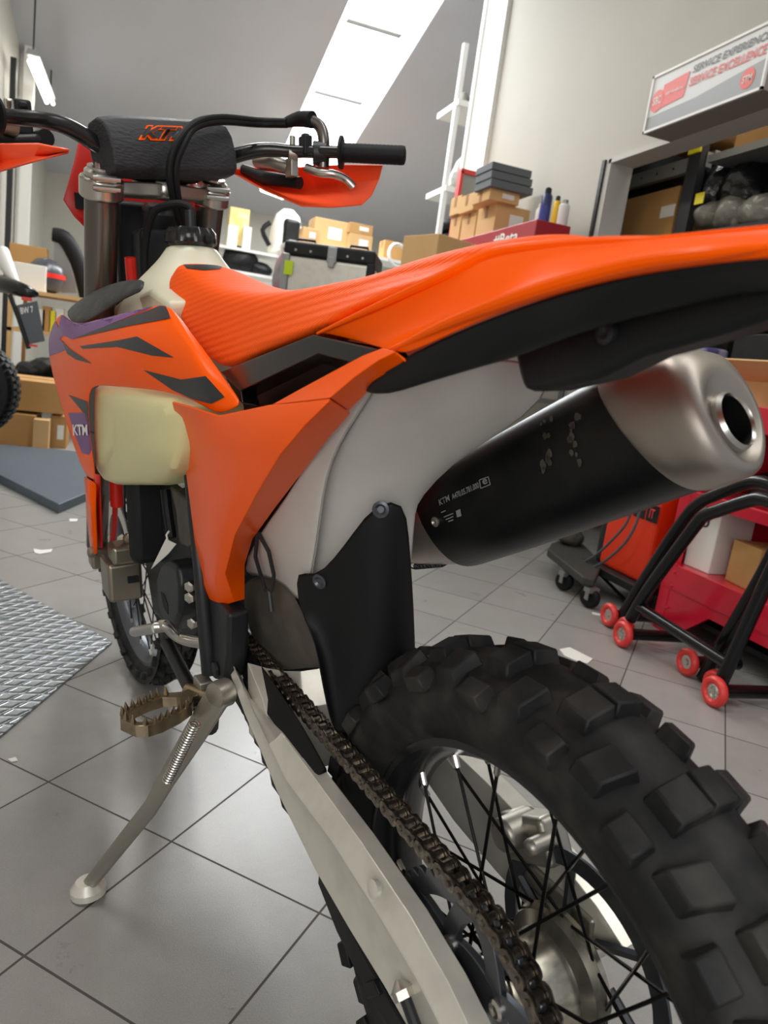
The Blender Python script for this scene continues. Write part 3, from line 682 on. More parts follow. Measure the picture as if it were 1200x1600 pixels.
me = shroud.data; b2 = bmesh.new(); b2.from_mesh(me); bmesh.ops.remove_doubles(b2, verts=b2.verts, dist=.0006); bmesh.ops.recalc_face_normals(b2, faces=b2.faces); b2.to_mesh(me); b2.free()
# bright raised edge lip along rear/top edge
shb = bvh_of([shroud])
decal('purple_flash', shb, [(97, 488), (106, 500), (118, 511), (180, 497), (240, 480), (215, 490), (160, 512), (113, 530), (100, 524), (92, 512)], M_purple, shroud)
decal('purple_flash', shb, [(92, 512), (100, 524), (88, 535), (84, 548), (75, 555), (77, 520), (86, 500)], M_purple, shroud)
decal('purple_flash', shb, [(84, 522), (97, 532), (107, 545), (90, 552), (76, 556)], M_purple, shroud)
decal('dark_flash', shb, [(113, 530), (160, 512), (225, 488), (259, 475), (267, 498), (200, 510)], M_graphite, shroud)
decal('dark_flash', shb, [(126, 541), (185, 532), (215, 526), (273, 559), (240, 556), (184, 542), (130, 545)], M_graphite, shroud)
decal('dark_flash', shb, [(97, 532), (110, 545), (144, 568), (120, 562), (106, 553)], M_graphite, shroud)
decal('dark_flash', shb, [(225, 578), (284, 593), (322, 588), (352, 621), (331, 631), (300, 623), (270, 609)], M_graphite, shroud)
decal('dark_flash', shb, [(108, 617), (137, 627), (146, 645), (147, 700), (140, 668), (132, 646)], M_graphite, shroud)
decal('purple_flash', shb, [(107, 645), (133, 645), (142, 660), (148, 712), (129, 708), (118, 680)], M_purple, shroud)
decal('maker_lettering', shb, None, M_textwhite, shroud, uvf=pxtext('KTM', (116, 680), (139, 680), (115, 663), bold=.03), lift=.002)
mb = MB()
gd = [[(229, 435), (190, 437), (150, 451), (120, 470), (100, 488)], [(224, 456), (195, 466), (162, 490), (143, 502), (118, 512)]]
mb.grid([[B(a, b, y=.105+.016*j) for j, (a, b) in enumerate(gd[0])], [B((a+c)/2, (b+d)/2, y=.118+.016*j) for j, ((a, b), (c, d)) in enumerate(zip(*gd))], [B(a, b, y=.12+.016*j) for j, (a, b) in enumerate(gd[1])]])
M_weave = mat('dark_textured_grip_tape', '#2b2d2e', .55, bump=(260, .9, .0012), var=(30, .5, '#55575a'))
mb.build('radiator_top_guard', M_weave, bike, solid=.006, sub=1, auto=0)
mb = MB(); mb.prism([B(a, b, y=.10) for a, b in ((150, 500), (185, 470), (232, 450), (262, 470), (262, 500), (150, 530))], (0, -.06, 0)); mb.build('tank_shoulder', M_cream2, bike, bevel=.01, bseg=3)
# seat front tag
decal('seat_tag', bvh_of([seat]), [(286, 414), (347, 414), (344, 421), (318, 423), (292, 420)], M_black, seat)
# forks, triple clamp -------------------------------------------------------
fl_t = Vector((1.035, .120, 1.150)); fl_b = Vector((1.335, .125, .385)); fr_t = Vector((1.150, -.112, 1.172)); fr_b = Vector((1.450, -.085, .40))
for t_, b_ in ((fl_t, fl_b), (fr_t, fr_b)):
    d = (b_-t_)
    mb = MB(); mb.tube([t_, t_+d*.02, t_+d*.60], [.026, .0285, .0285], 28); mb.tube([t_+d*.60, t_+d*.605], [.031, .031], 28)
    fk = mb.build('fork_tube', M_forktube, bike, auto=40)
    mb = MB(); mb.tube([t_+d*.6, t_+d*.98], .0235, 24); mb.build('fork_slider', M_darkmetal if False else M_forktube, fk)
    u = -d.normalized()
    mb = MB(); mb.lathe([(-.004, .029), (.006, .029), (.010, .024), (.014, .024), (.014, .012), (.020, .011), (.024, .004)], t_, u, 24); mb.lathe([(.02, .0), (.02, .006), (.033, .005)], t_, u, 6); mb.build('fork_cap', M_steel, fk, auto=30)
    for k_, (o_, hh_) in enumerate(((.022, .030), )):
        mb = MB(); c0_ = t_ - u*.012
        mb.lathe([(-.026, .033), (-.022, .037), (.006, .037), (.010, .033)], c0_, u, 28)
        for z_ in (-.016, .0):
            mb.box(c0_+u*z_+Vector((-.037, 0, 0)), (.018, .034, .010))
        cl_ = mb.build('fork_clamp', M_steel, bike, bevel=.0015, auto=30)
        for z_ in (-.016, .0):
            mb = MB(); mb.lathe([(-.022, .0042), (.022, .0042)], c0_+u*z_+Vector((-.044, 0, 0)), (0, 1, 0), 12); mb.build('clamp_bolt', M_steel, cl_)
fd = (fl_b-fl_t).normalized()
c1 = fl_t+fd*.022; c2 = fr_t+fd*.022; yv = (c2-c1)
mb = MB(); Rr = []
for k in range(9):
    t = k/8; p = c1.lerp(c2, t) + Vector((-.004+.018*math.cos((t-.5)*PI)*-1, 0, 0)); hh = .010+.002*math.cos((t-.5)*PI)
    Rr.append([p+Vector((-.020, 0, hh)), p+Vector((.030, 0, hh)), p+Vector((.030, 0, -hh)), p+Vector((-.020, 0, -hh))])
mb.rings(Rr); mb.box(c1.lerp(c2, .5)+Vector((-.03, 0, 0)), (.03, .04, .03)); yoke = mb.build('upper_triple_clamp', M_cast, bike, bevel=.003)
mb = MB(); mb.lathe([(0, .012), (.010, .012), (.012, .008)], c1.lerp(c2, .5)+Vector((-.045, 0, 0)), (-1, 0, 0), 6); mb.build('clamp_nut', M_steel, yoke)
mb = MB(); o2 = fd*.22; Rr = [[p+o2+Vector((-.025, 0, .016)), p+o2+Vector((.03, 0, .016)), p+o2+Vector((.03, 0, -.016)), p+o2+Vector((-.025, 0, -.016))] for p in (c1, c1.lerp(c2, .5), c2)]
mb.rings(Rr); mb.build('lower_triple_clamp', M_engine, bike, bevel=.004)
mb = MB(); p_ = c1.lerp(c2, .5); mb.tube([p_+o2*.1, p_+o2*1.0], .032, 20); mb.box(p_+fd*.14+Vector((-.05, 0, 0)), (.08, .10, .13)); mb.box(p_+fd*.10+Vector((.03, 0, 0)), (.06, .15, .16)); mb.build('steering_head', M_engine, bike, bevel=.01)
for t in (.34, .68):
    p = c1.lerp(c2, t)+Vector((.0, 0, .018)); mb = MB(); mb.lathe([(-.012, .018), (.018, .016), (.022, .02), (.03, .02)], p, (0, 0, 1), 20); mb.build('bar_mount', M_cast, bike)
mb = MB(); mb.tube([(1.02, .05, 1.0), (1.06, .06, .9), (1.05, .055, .8)], .012, 8, smooth_path=3); mb.tube([(1.02, -.03, 1.02), (1.08, -.05, .9), (1.07, -.055, .8)], .010, 8, smooth_path=3); mb.build('wiring_loom', M_rubber2, bike)
for pa, nm in (((1.03, .07, .93), 'coolant_hose'),):
    mb = MB(); mb.tube([(1.06, .075, 1.02), (1.07, .07, .96), (1.05, .06, .90)], .010, 10, smooth_path=3); mb.build('coolant_hose', M_red, bike)

# handlebar -----------------------------------------------------------------------
hb = [(.87, .40, 1.185), (.935, .27, 1.200), (.982, .22, 1.212), (1.004, .175, 1.212), (1.025, .12, 1.192), (1.055, .06, 1.165), (1.11, -.05, 1.175), (1.14, -.12, 1.215), (1.095, -.19, 1.238), (1.059, -.25, 1.238), (1.01, -.31, 1.237), (.928, -.415, 1.232)]
rad = [.0115, .0115, .012, .0135, .0145, .0145, .0145, .0145, .0135, .012, .0115, .0115]
mb = MB(); mb.tube(hb, rad, 18, smooth_path=6); bar = mb.build('handlebar', M_blackgl, bike, auto=0)
def seg_axis(a, b): a = Vector(a); b = Vector(b); return a, (b-a).normalized(), (b-a).length
a_, d_, l_ = seg_axis((1.001, -.323, 1.2365), (.926, -.418, 1.232))
mb = MB(); mb.lathe([(-.002, .012), (-.002, .030), (.003, .030), (.004, .019)]+[(.006+k*.0075+j*.004, .0172+(.0006 if j else 0)) for k in range(15) for j in (0, 1)]+[(l_, .0175), (l_+.004, .0165), (l_+.006, .010)], a_, d_, 24); mb.build('grip', M_rubber2, bar, auto=30)
a2, d2, l2 = seg_axis((.928, .285, 1.199), (.868, .405, 1.185))
mb = MB(); mb.lathe([(0, .012), (0, .028), (.004, .028), (.005, .0175), (l2, .0175), (l2+.004, .012)], a2, d2, 20); mb.build('grip', M_rubber2, bar, auto=30)
# bar pad
pl = Vector((1.010, .126, 1.190)); pr = Vector((1.120, -.126, 1.232)); pd_ = (pr-pl).normalized(); px_ = Vector((1, 0, 0)); px_ = (px_-pd_*px_.dot(pd_)).normalized(); pz_ = pd_.cross(px_)
if pz_.z < 0: pz_ = -pz_
prof = [(-.026, -.050), (-.036, -.040), (-.040, -.010), (-.036, .022), (-.024, .044), (-.006, .052), (.022, .046), (.034, .016), (.034, -.024), (.026, -.048), (.0, -.054)]
Rr = []
for k in range(11):
    t = k/10; s = 1-.10*(abs(t-.5)*2)**6; p = pl.lerp(pr, t); Rr.append([p+px_*(u*s)+pz_*(v*s*(1-.08*(1-t))) for u, v in prof])
M_pad = mat('embossed_bar_pad_foam', '#2a2b2e', .6)
nt = M_pad.node_tree; N = nt.nodes; L = nt.links; tc = N.new('ShaderNodeTexCoord'); vo = N.new('ShaderNodeTexVoronoi'); vo.inputs['Scale'].default_value = 150; mp = N.new('ShaderNodeMapping'); mp.inputs['Scale'].default_value = (1, .55, 1.6)
L.new(tc.outputs['Object'], mp.inputs[0]); L.new(mp.outputs[0], vo.inputs['Vector']); b_ = N.new('ShaderNodeBump'); b_.inputs['Strength'].default_value = .6; b_.inputs['Distance'].default_value = .0015; L.new(vo.outputs['Distance'], b_.inputs['Height']); L.new(b_.outputs[0], N['Principled BSDF'].inputs['Normal'])
mb = MB(); mb.rings(Rr); pad = mb.build('bar_pad', M_pad, bar, bevel=.004, auto=50)
pb = bvh_of([pad])
decal('maker_outline', pb, None, M_orange, pad, uvf=pxtext('KTM', (215, 219), (301, 222), (221, 196), shear=.25, bold=.085), lift=.0015)
decal('maker_lettering', pb, None, M_black, pad, uvf=pxtext('KTM', (219, 216), (297, 219), (224, 199), shear=.25, bold=.03), lift=.0035)
# controls
def around(px, py, y): return B(px, py, y=y)
mb = MB(); mb.box(B(36, 186, y=.228), (.035, .026, .055)); mb.box(B(34, 168, y=.229)+Vector((-.018, 0, 0)), (.01, .014, .012)); mb.box(B(37, 180, y=.228)+Vector((-.02, 0, 0)), (.008, .014, .01)); mb.build('start_switch', M_black, bar, bevel=.004)
mb = MB(); mb.lathe([(-.012, .016), (.012, .016)], B(12, 195, y=.262), (.4, -1, .05), 16); mb.box(B(14, 175, y=.262), (.018, .012, .035)); mb.tube([B(14, 155, y=.262), B(14, 185, y=.262)], .004, 8); mb.build('clutch_perch', M_cast, bar, bevel=.002)
mb = MB(); mb.tube([B(60, 205, y=.215)+Vector((.03, 0, -.01)), B(20, 215, y=.26)+Vector((.045, 0, 0)), Vector((.93, .36, 1.17))], [.011, .012, .006], 12); mb.tube([B(75, 212, y=.2)+Vector((.02, 0, 0)), B(20, 225, y=.24)+Vector((.03, 0, 0))], .014, 12); mb.build('clutch_master_cylinder', M_black, bar)
mb = MB(); c_m = B(457, 228, y=-.25); mb.lathe([(-.009, .0165), (.009, .0165)], B(458, 240, y=-.25), (.45, 1, 0), 18); mb.tube([B(457, 212, y=-.25), B(457, 238, y=-.25)], .006, 10); mb.box(B(456, 262, y=-.25), (.03, .016, .035)); mb.build('brake_perch', M_cast, bar, bevel=.002)
mb = MB(); mb.box(B(477, 228, y=-.268), (.03, .018, .036)); mb.box(B(477, 214, y=-.268), (.016, .014, .012)); mb.build('kill_switch', M_black, bar, bevel=.003)
mb = MB(); mb.tube([B(400, 252, y=-.205), B(425, 253, y=-.225), B(450, 262, y=-.25)], [.012, .014, .013], 14); mb.build('brake_master_cylinder', M_cast, bar)
mb = MB(); mb.tube([B(385, 262, y=-.20)+Vector((.02, 0, 0)), B(420, 276, y=-.23)+Vector((.02, 0, 0)), B(475, 284, y=-.27)+Vector((.02, 0, 0))], [.010, .014, .012], 12); mb.build('guard_clamp', M_black, bar)
mb = MB(); mb.tube([B(478, 262, y=-.27), B(500, 270, y=-.29), B(520, 272, y=-.31), B(540, 280, y=-.335), B(553, 293, y=-.35)], [.009, .0085, .008, .0075, .008], 12, smooth_path=3); mb.build('brake_lever', M_steel, bar)
mb = MB(); mb.lathe([(-.014, .021), (-.012, .0225), (.012, .0225), (.014, .021)], B(500, 240, y=-.295), (.5, 1, 0), 24); mb.build('throttle_housing', M_frame, bar)
mb = MB(); mb.tube([B(505, 262, y=-.30), B(506, 220, y=-.30), B(500, 198, y=-.295), B(485, 187, y=-.28)], [.012, .0115, .0115, .011], 14, smooth_path=4); mb.build('throttle_elbow', M_forktube, bar)
mb = MB(); mb.tube([B(488, 187, y=-.28), B(468, 186, y=-.265), B(445, 192, y=-.24)], [.016, .0145, .009], 14, smooth_path=3); mb.build('cable_boot', M_rubber2, bar)
for dy in (0, 1):
    mb = MB(); mb.tube([B(448, 190+5*dy, y=-.24), B(400, 188+6*dy, y=-.19), B(345, 183+7*dy, x=1.03), B(305, 192+7*dy, x=.99), B(277+9*dy, 222+6*dy, x=.97), B(265+10*dy, 260, x=.975), B(268+9*dy, 300, x=.99), B(278+7*dy, 338, x=1.02), B(285+5*dy, 362, x=1.08)], .0062, 10, smooth_path=5); mb.build('throttle_cable', M_rubber2, bar)
# hand guards
def guard(pts, inner, y0, nm='hand_guard'):
    mb = MB(); mb.grid([pts, inner]); return mb
g1 = [B(368, 264, y=-.185), B(405, 262, y=-.22), B(440, 262, y=-.26)+Vector((.01, 0, 0)), B(490, 258, y=-.31)+Vector((.02, 0, 0)), B(545, 255, y=-.36)+Vector((.02, 0, 0)), B(598, 258, y=-.40)]
g2 = [B(370, 270, y=-.185)+Vector((.02, 0, 0)), B(400, 278, y=-.22)+Vector((.03, 0, 0)), B(430, 285, y=-.26)+Vector((.045, 0, 0)), B(490, 290, y=-.32)+Vector((.05, 0, 0)), B(540, 285, y=-.37)+Vector((.045, 0, 0)), B(592, 280, y=-.40)+Vector((.0, 0, 0))]
g3 = [B(375, 275, y=-.185), B(415, 298, y=-.22), B(472, 322, y=-.27), B(520, 324, y=-.33), B(565, 320, y=-.37), B(580, 305, y=-.395)]
M_guard = mat('red_orange_guard_plastic', '#ff5a2c', .35, coat=.1)
mb = MB(); mb.grid([g1, g2, g3]); mb.build('hand_guard', M_guard, bar, solid=.003, bevel=.001, auto=25)
g1 = [B(108, 234, y=.19), B(60, 225, y=.24), B(0, 225, y=.28), Vector((.86, .38, 1.16))]; g3 = [B(107, 238, y=.19), B(60, 250, y=.24), B(0, 268, y=.28), Vector((.87, .38, 1.08))]
mb = MB(); mb.grid([g1, [(a+b)/2+Vector((.03, 0, 0)) for a, b in zip(g1, g3)], g3]); mb.build('hand_guard', M_guard, bar, solid=.003)
# headlight mask / number plate seen past the forks
mk = [(152, 195), (127, 208), (118, 250), (108, 285), (100, 312), (117, 338), (136, 357)]
rows = []
for a, b in mk:
    p = B(a, b, x=1.20); rows.append([p, Vector((1.25, p.y*.55, p.z)), Vector((1.275, 0, p.z)), Vector((1.265, -p.y*.5, p.z)), Vector((1.23, -p.y*.92, p.z))])
mb = MB(); mb.grid(rows)
mask = mb.build('headlight_mask', M_red, bike, solid=.004, auto=30)
mb = MB(); mb.prism([B(a, b, x=1.205) for a, b in ((116, 300), (136, 305), (140, 330), (118, 325))], (.002, 0, 0)); mb.build('mask_vent', M_black, mask)
# front fender
mb = MB(); rows = []
for k in range(9):
    t = k/8; x = 1.02+.78*t; z = .90-.02*t-.10*(t-.35)**2; wv = .055+.025*math.sin(PI*min(t*1.1, 1)); o_ = (x-1.2)*math.tan(sd)*.9
    rows.append([Vector((x, o_-wv, z-.035)), Vector((x, o_-wv*.8, z-.006)), Vector((x, o_, z+.006)), Vector((x, o_+wv*.8, z-.006)), Vector((x, o_+wv, z-.035))])
mb.grid(rows); mb.build('front_fender', M_guard, bike, solid=.003, sub=1, auto=0)
# fork guard left
mb = MB()
mb.grid([[B(133, 745, y=.150), B(140, 750, y=.155), B(150, 756, y=.150)], [B(136, 800, y=.150), B(144, 800, y=.156), B(150, 800, y=.15)], [B(140, 840, y=.150), B(147, 842, y=.156), B(152, 842, y=.15)], [B(143, 866, y=.150), B(148, 866, y=.154), B(152, 864, y=.15)]])
mb.build('fork_guard', M_orange, bike, solid=.003, auto=0)
mb = MB(); mb.grid([[B(146, 740, y=.142), B(156, 742, y=.138)], [B(150, 800, y=.142), B(158, 800, y=.138)], [B(152, 856, y=.142), B(160, 856, y=.138)]]); mb.build('fork_guard_inner', M_red, bike, solid=.003)
mb = MB(); mb.tube([B(180, 700, y=.10), B(183, 790, y=.10)], .014, 12); mb.build('brake_hose_guide', M_red, bike)
# axle clamp and caliper
M_cal = mat('champagne_caliper', '#9c9484', .35, .9, bump=(90, .3, .001))
mb = MB(); a = B(158, 868, y=.12); mb.box(a, (.05, .05, .05)); mb.lathe([(0, .012), (.02, .012)], B(152, 862, y=.145), (0, 1, 0), 12); mb.build('axle_clamp', M_cal, bike, bevel=.006)
mb = MB()
mb.box(B(190, 900, y=.105), (.09, .07, .085)); mb.box(B(195, 862, y=.10), (.06, .06, .04)); mb.lathe([(-.02, .013), (.024, .013)], B(208, 840, y=.08), (-.6, .6, .1), 14); mb.lathe([(-.02, .010), (.024, .010)], B(192, 862, y=.09), (-.6, .6, .1), 14)
cal = mb.build('front_brake_caliper', M_cal, bike, bevel=.008, bseg=3)
mb = MB(); mb.box(B(203, 898, y=.10)+Vector((-.03, 0, 0)), (.01, .022, .012)); mb.build('caliper_window', M_black, cal)
mb = MB(); mb.tube([B(215, 775, y=.09), B(212, 815, y=.09), B(205, 840, y=.09), B(192, 856, y=.09)], .0045, 8, smooth_path=4); mb.build('brake_hose', M_steel, cal)
mb = MB(); mb.tube([B(180, 790, y=.095), B(178, 830, y=.10), B(172, 860, y=.11)], .006, 8, smooth_path=3); mb.build('wheel_sensor_cable', M_red, cal)

# engine and frame ------------------------------------------------------------
mb = MB()
mb.prism([B(a, b, y=.075) for a, b in ((215, 760), (300, 740), (325, 800), (330, 960), (300, 1000), (262, 985), (238, 960), (225, 880))], (0, -.15, 0)); mb.build('engine_block', M_engine, bike, bevel=.015, bseg=3)
mb = MB(); mb.box((.80, 0, .66), (.16, .14, .16)); mb.box((.62, 0, .70), (.20, .10, .14)); mb.box((.95, 0, .62), (.04, .26, .30)); mb.build('cylinder_head', M_engine, bike, bevel=.02, bseg=2)
mb = MB(); mb.prism([B(a, b, y=.11) for a, b in ((243, 905), (250, 883), (262, 876), (275, 885), (280, 915), (280, 960), (270, 985), (255, 975), (246, 945))], (0, -.045, 0)); ic = mb.build('ignition_cover', M_frame, bike, bevel=.008, bseg=3)
mb = MB(); mb.prism([B(a, b, y=.1108) for a, b in ((251, 925), (256, 928), (262, 945), (262, 960), (255, 948))], (0, -.01, 0)); mb.build('cover_slot', M_rubber2, ic)
for a, b in ((300, 915), (300, 932), (304, 972), (284, 708), (290, 752)):
    mb = MB(); mb.lathe([(0, .009), (.008, .009), (.010, .006)], B(a, b, y=.10), (-.6, .8, 0), 6); mb.build('engine_bolt', M_steel, bike)
mb = MB(); mb.prism([B(a, b, y=.10) for a, b in ((265, 760), (293, 782), (300, 850), (292, 855), (280, 850), (275, 800))], (0, -.02, 0)); mb.build('engine_mount_plate', M_dust, bike, bevel=.003)
mb = MB(); mb.tube([B(258, 765, y=.10), B(262, 800, y=.10), B(268, 840, y=.10)], .008, 10); mb.build('clutch_line', M_rubber2, bike)
mb = MB(); mb.tube([B(287, 655, y=.118), B(296, 740, y=.118), B(306, 830, y=.118), B(314, 900, y=.118), B(322, 980, y=.116), B(330, 1050, y=.112)], [.008, .008, .009, .010, .012, .014], 12, smooth_path=3); fra = mb.build('frame', M_frame, bike)
mb = MB(); mb.prism([B(a, b, y=.112) for a, b in ((318, 925), (345, 945), (356, 960), (355, 1030), (350, 1065), (332, 1062), (320, 1010))], (0, -.03, 0)); mb.build('pivot_plate', M_frame, fra, bevel=.006, bseg=3)
mb = MB(); mb.lathe([(0, .010), (.004, .010), (.005, .006)], B(338, 1045, y=.113), (0, 1, 0), 18); mb.build('pivot_bolt', M_darkmetal, fra)
for k in range(12):
    a_, b_ = 304+k*1.05, 800+k*12
mb = MB(); mb.tube([(.60, -.10, .42), (.55, -.10, .80), (1.0, -.05, 1.0)], .014, 12); mb.tube([(.60, -.10, .42), (.60, -.10, .30), (.95, -.08, .30), (1.10, 0, .5), (1.08, 0, .9)], .014, 12); mb.tube([(.60, .09, .38), (.62, .09, .30), (.95, .07, .30), (1.10, 0, .5)], .013, 12); mb.build('frame_cradle', M_frame, fra)
# cable tag
mb = MB(); mb.prism([B(a, b, y=.122) for a, b in ((236, 889), (259, 842), (275, 850), (262, 866))], (0, -.001, 0)); tg = mb.build('paper_cable_tag', M_paper, bike)
mb = MB(); mb.tube([B(262, 845, y=.121), B(260, 836, y=.121), B(264, 830, y=.118)], .0016, 6); mb.build('tag_tie', M_paper, tg)
# shifter
mb = MB(); mb.tube([B(210, 987, y=.165), B(245, 981, y=.160), ], .0085, 14); mb.tube([B(245, 981, y=.158), B(258, 976, y=.15), B(272, 990, y=.138), B(290, 1000, y=.125), B(325, 1006, y=.112)], [.008, .0085, .0085, .0085, .009], 14, smooth_path=3)
mb.lathe([(-.010, .009), (.008, .009)], B(250, 979, y=.156), (.3, 1, 0), 12); mb.build('gear_lever', M_steel, bike)
# foot peg
pz = .418; tip = Vector((.475, .243, .425)); mnt = Vector((.53, .135, .418)); ud = (tip-mnt).normalized(); vd = Vector((0, 0, 1)).cross(ud).normalized(); Lp = (tip-mnt).length
oc_ = []; ic_ = []
prof_o = [(0, .008), (.018, .012), (.035, .026), (.06, .031), (.09, .031), (.108, .026), (.118, .014)]
prof_i = [(.034, .003), (.038, .008), (.046, .018), (.064, .022), (.088, .022), (.102, .018), (.109, .009)]
def ringp(pr): return [(u, v) for u, v in pr]+[(u, -v) for u, v in pr[::-1]]
def pp(u, v, z): return mnt+ud*u+vd*v+Vector((0, 0, z))
o1 = ringp(prof_o); i1 = ringp(prof_i)
mb = MB(); mb.rings([[pp(u, v, -.012) for u, v in i1], [pp(u, v, -.014) for u, v in o1], [pp(u, v, .003) for u, v in o1], [pp(u, v, .003) for u, v in i1]], caps=False, loop=True)
for sgn in (1, -1):
    for k in range(8):
        t = k/7; u = .036+.072*t; v = sgn*(.0265 if .03 < t < .97 else .021)
        mb.lathe([(0, .0045), (.006, .0030), (.0125, .0008)], pp(u, v, .002), Vector((0, 0, 1))+vd*sgn*.15, 4)
for v in (-.008, .006): mb.lathe([(0, .0045), (.012, .001)], pp(.114, v, .002), (0, 0, 1), 4)
mb.lathe([(-.02, .010), (.02, .010)], pp(.0, 0, -.004), vd, 16)
peg = mb.build('foot_peg', M_peg, bike, bevel=.0008, bseg=1, auto=30)
mb = MB(); mb.box(pp(-.012, 0, -.004), (.03, .02, .04)); mb.tube([pp(-.0, .028, .01), pp(-.0, .028, -.03)], .006, 8); mb.build('peg_bracket', M_cast, bike, bevel=.004)
q = [pp(.006, 0, -.022)+Vector((math.cos(a)*.012, math.sin(a)*.012, 0))+Vector((0, 0, 1))*(a*.0009) for a in [k*.5 for k in range(50)]]
mb = MB(); mb.tube(q, .0016, 6); mb.build('peg_spring', M_darkmetal, peg)
# kickstand
kp = B(342, 1085, y=.125); kf = BI @ W(138, 1383, 'z', .018) ; kn = B(262, 1215, y=.185); kn2 = B(235, 1262, y=.205)
mb = MB(); ws = [.021, .020, .015, .013, .0125, .012, .0115]
pts = [kp, kp.lerp(kn, .35), kn, kn2, kn2.lerp(kf, .4), kn2.lerp(kf, .75), kf]
Rr = []
for i, p in enumerate(pts):
    d = (pts[min(i+1, 6)]-pts[max(i-1, 0)]).normalized(); sx = Vector((-.35, .9, .3)); sx = (sx-d*sx.dot(d)).normalized(); sy = d.cross(sx); wv = ws[i]; dp = .009 if i < 3 else .0085
    Rr.append([p+sx*(math.cos(a)*dp)+sy*(math.sin(a)*wv) for a in [2*PI*k/12+.26 for k in range(12)]])
mb.rings(Rr); ks = mb.build('kickstand', M_cast, bike, auto=40)
mb = MB(); mb.lathe([(-.014, .019), (.0, .019), (.008, .017), (.011, .010)], kp, (-.35, .9, .1), 24); mb.build('kickstand_pivot', M_cast, ks)
mb = MB(); cc = BI @ W(138, 1386, 'z', .014); mb.lathe([(-.013, .020), (-.010, .027), (.000, .027), (.012, .018)], cc, (BI.to_3x3() @ Vector((-.15, .1, 1))), 20); mb.build('kickstand_foot', M_white if False else M_alu, ks)
a = B(305, 1130, y=.17); b = B(262, 1220, y=.20); q = []
dd = (b-a).normalized(); s1 = dd.cross(Vector((0, 1, 0))).normalized(); s2 = dd.cross(s1)
for k in range(240):
    t = k/239; an = t*2*PI*24; q.append(a.lerp(b, t)+s1*math.cos(an)*.0062+s2*math.sin(an)*.0062)
mb = MB(); mb.tube(q, .0015, 6); mb.build('kickstand_spring', M_steel, ks)
# rear brake caliper (right side, seen through the spokes)
mb = MB(); cbk = B(835, 1305, y=-.085); mb.box(cbk, (.075, .035, .05), Matrix.Rotation(.5, 4, 'Y')); mb.lathe([(-.02, .018), (.03, .018)], cbk+Vector((.01, .01, .006)), (0, 1, 0), 20); mb.lathe([(-.01, .009), (.03, .009)], cbk+Vector((-.03, .01, .02)), (0, 1, 0), 14)
mb.build('rear_brake_caliper', M_cast, bike, bevel=.007, bseg=3)
mb = MB(); mb.lathe([(0, .108), (.003, .108), (.003, .090), (0, .090)], (0, -.078, .335), (0, 1, 0), 48, caps=False, loop=True)
for k in range(6): a = 2*PI*k/6; mb.tube([(math.cos(a)*.04, -.0765, .335+math.sin(a)*.04), (math.cos(a+.3)*.092, -.0765, .335+math.sin(a+.3)*.092)], .005, 6)
mb.build('rear_brake_disc', M_sprk, bike)
mb = MB(); mb.prism([B(a, b, y=-.105) for a, b in ((800, 1340), (818, 1380), (812, 1440), (835, 1480), (850, 1440), (848, 1370), (830, 1335))], (0, -.004, 0)); mb.build('disc_guard', M_black, bike)
mb = MB(); mb.box((.05, -.085, .37), (.12, .012, .03)); mb.build('caliper_carrier', M_cast, bike, bevel=.004)

# ================================================================== ROOM
def struct(mb, name, mt, **k): o = mb.build(name, mt, smooth=False, **k); o['kind'] = 'structure'; return o
M_floor = bpy.data.materials.new('grey_floor_tiles'); M_floor.use_nodes = True
nt = M_floor.node_tree; N = nt.nodes; L = nt.links; bs = N['Principled BSDF']
tc = N.new('ShaderNodeTexCoord'); mp = N.new('ShaderNodeMapping'); mp.vector_type = 'TEXTURE'
mp.inputs['Location'].default_value = (.121, 1.1855, 0); mp.inputs['Rotation'].default_value = (0, 0, math.radians(-43.5)); mp.inputs['Scale'].default_value = (.305, .305, .305)
L.new(tc.outputs['Object'], mp.inputs[0]); sx = N.new('ShaderNodeSeparateXYZ'); L.new(mp.outputs[0], sx.inputs[0])
def mnode(op, a, b=None):
    n = N.new('ShaderNodeMath'); n.operation = op
    for i, v in enumerate((a, b)):
        if v is None: continue
        if isinstance(v, (int, float)): n.inputs[i].default_value = v
        else: L.new(v, n.inputs[i])
    return n.outputs[0]
g = None; cells = []
for k in (0, 1):
    fr_ = mnode('FRACT', sx.outputs[k]); d1 = mnode('ABSOLUTE', mnode('SUBTRACT', fr_, .5)); e = mnode('GREATER_THAN', d1, .4935)
    cells.append(mnode('FLOOR', sx.outputs[k])); g = e if g is None else mnode('MAXIMUM', g, e)
cx = N.new('ShaderNodeCombineXYZ'); L.new(cells[0], cx.inputs[0]); L.new(cells[1], cx.inputs[1]); wn = N.new('ShaderNodeTexWhiteNoise'); L.new(cx.outputs[0], wn.inputs[0])
n1 = N.new('ShaderNodeTexNoise'); n1.inputs['Scale'].default_value = 9; n1.inputs['Detail'].default_value = 8; n1.inputs['Roughness'].default_value = .7; L.new(tc.outputs['Object'], n1.inputs['Vector'])
n2 = N.new('ShaderNodeTexNoise'); n2.inputs['Scale'].default_value = 420; L.new(tc.outputs['Object'], n2.inputs['Vector'])
v = mnode('ADD', mnode('MULTIPLY', n1.outputs['Fac'], .36), mnode('ADD', mnode('MULTIPLY', n2.outputs['Fac'], .35), mnode('MULTIPLY', wn.outputs['Value'], .16)))
rp = N.new('ShaderNodeValToRGB'); rp.color_ramp.elements[0].position = .15; rp.color_ramp.elements[0].color = lin('#84827f'); rp.color_ramp.elements[1].position = .85; rp.color_ramp.elements[1].color = lin('#b4b2ad'); L.new(v, rp.inputs[0])
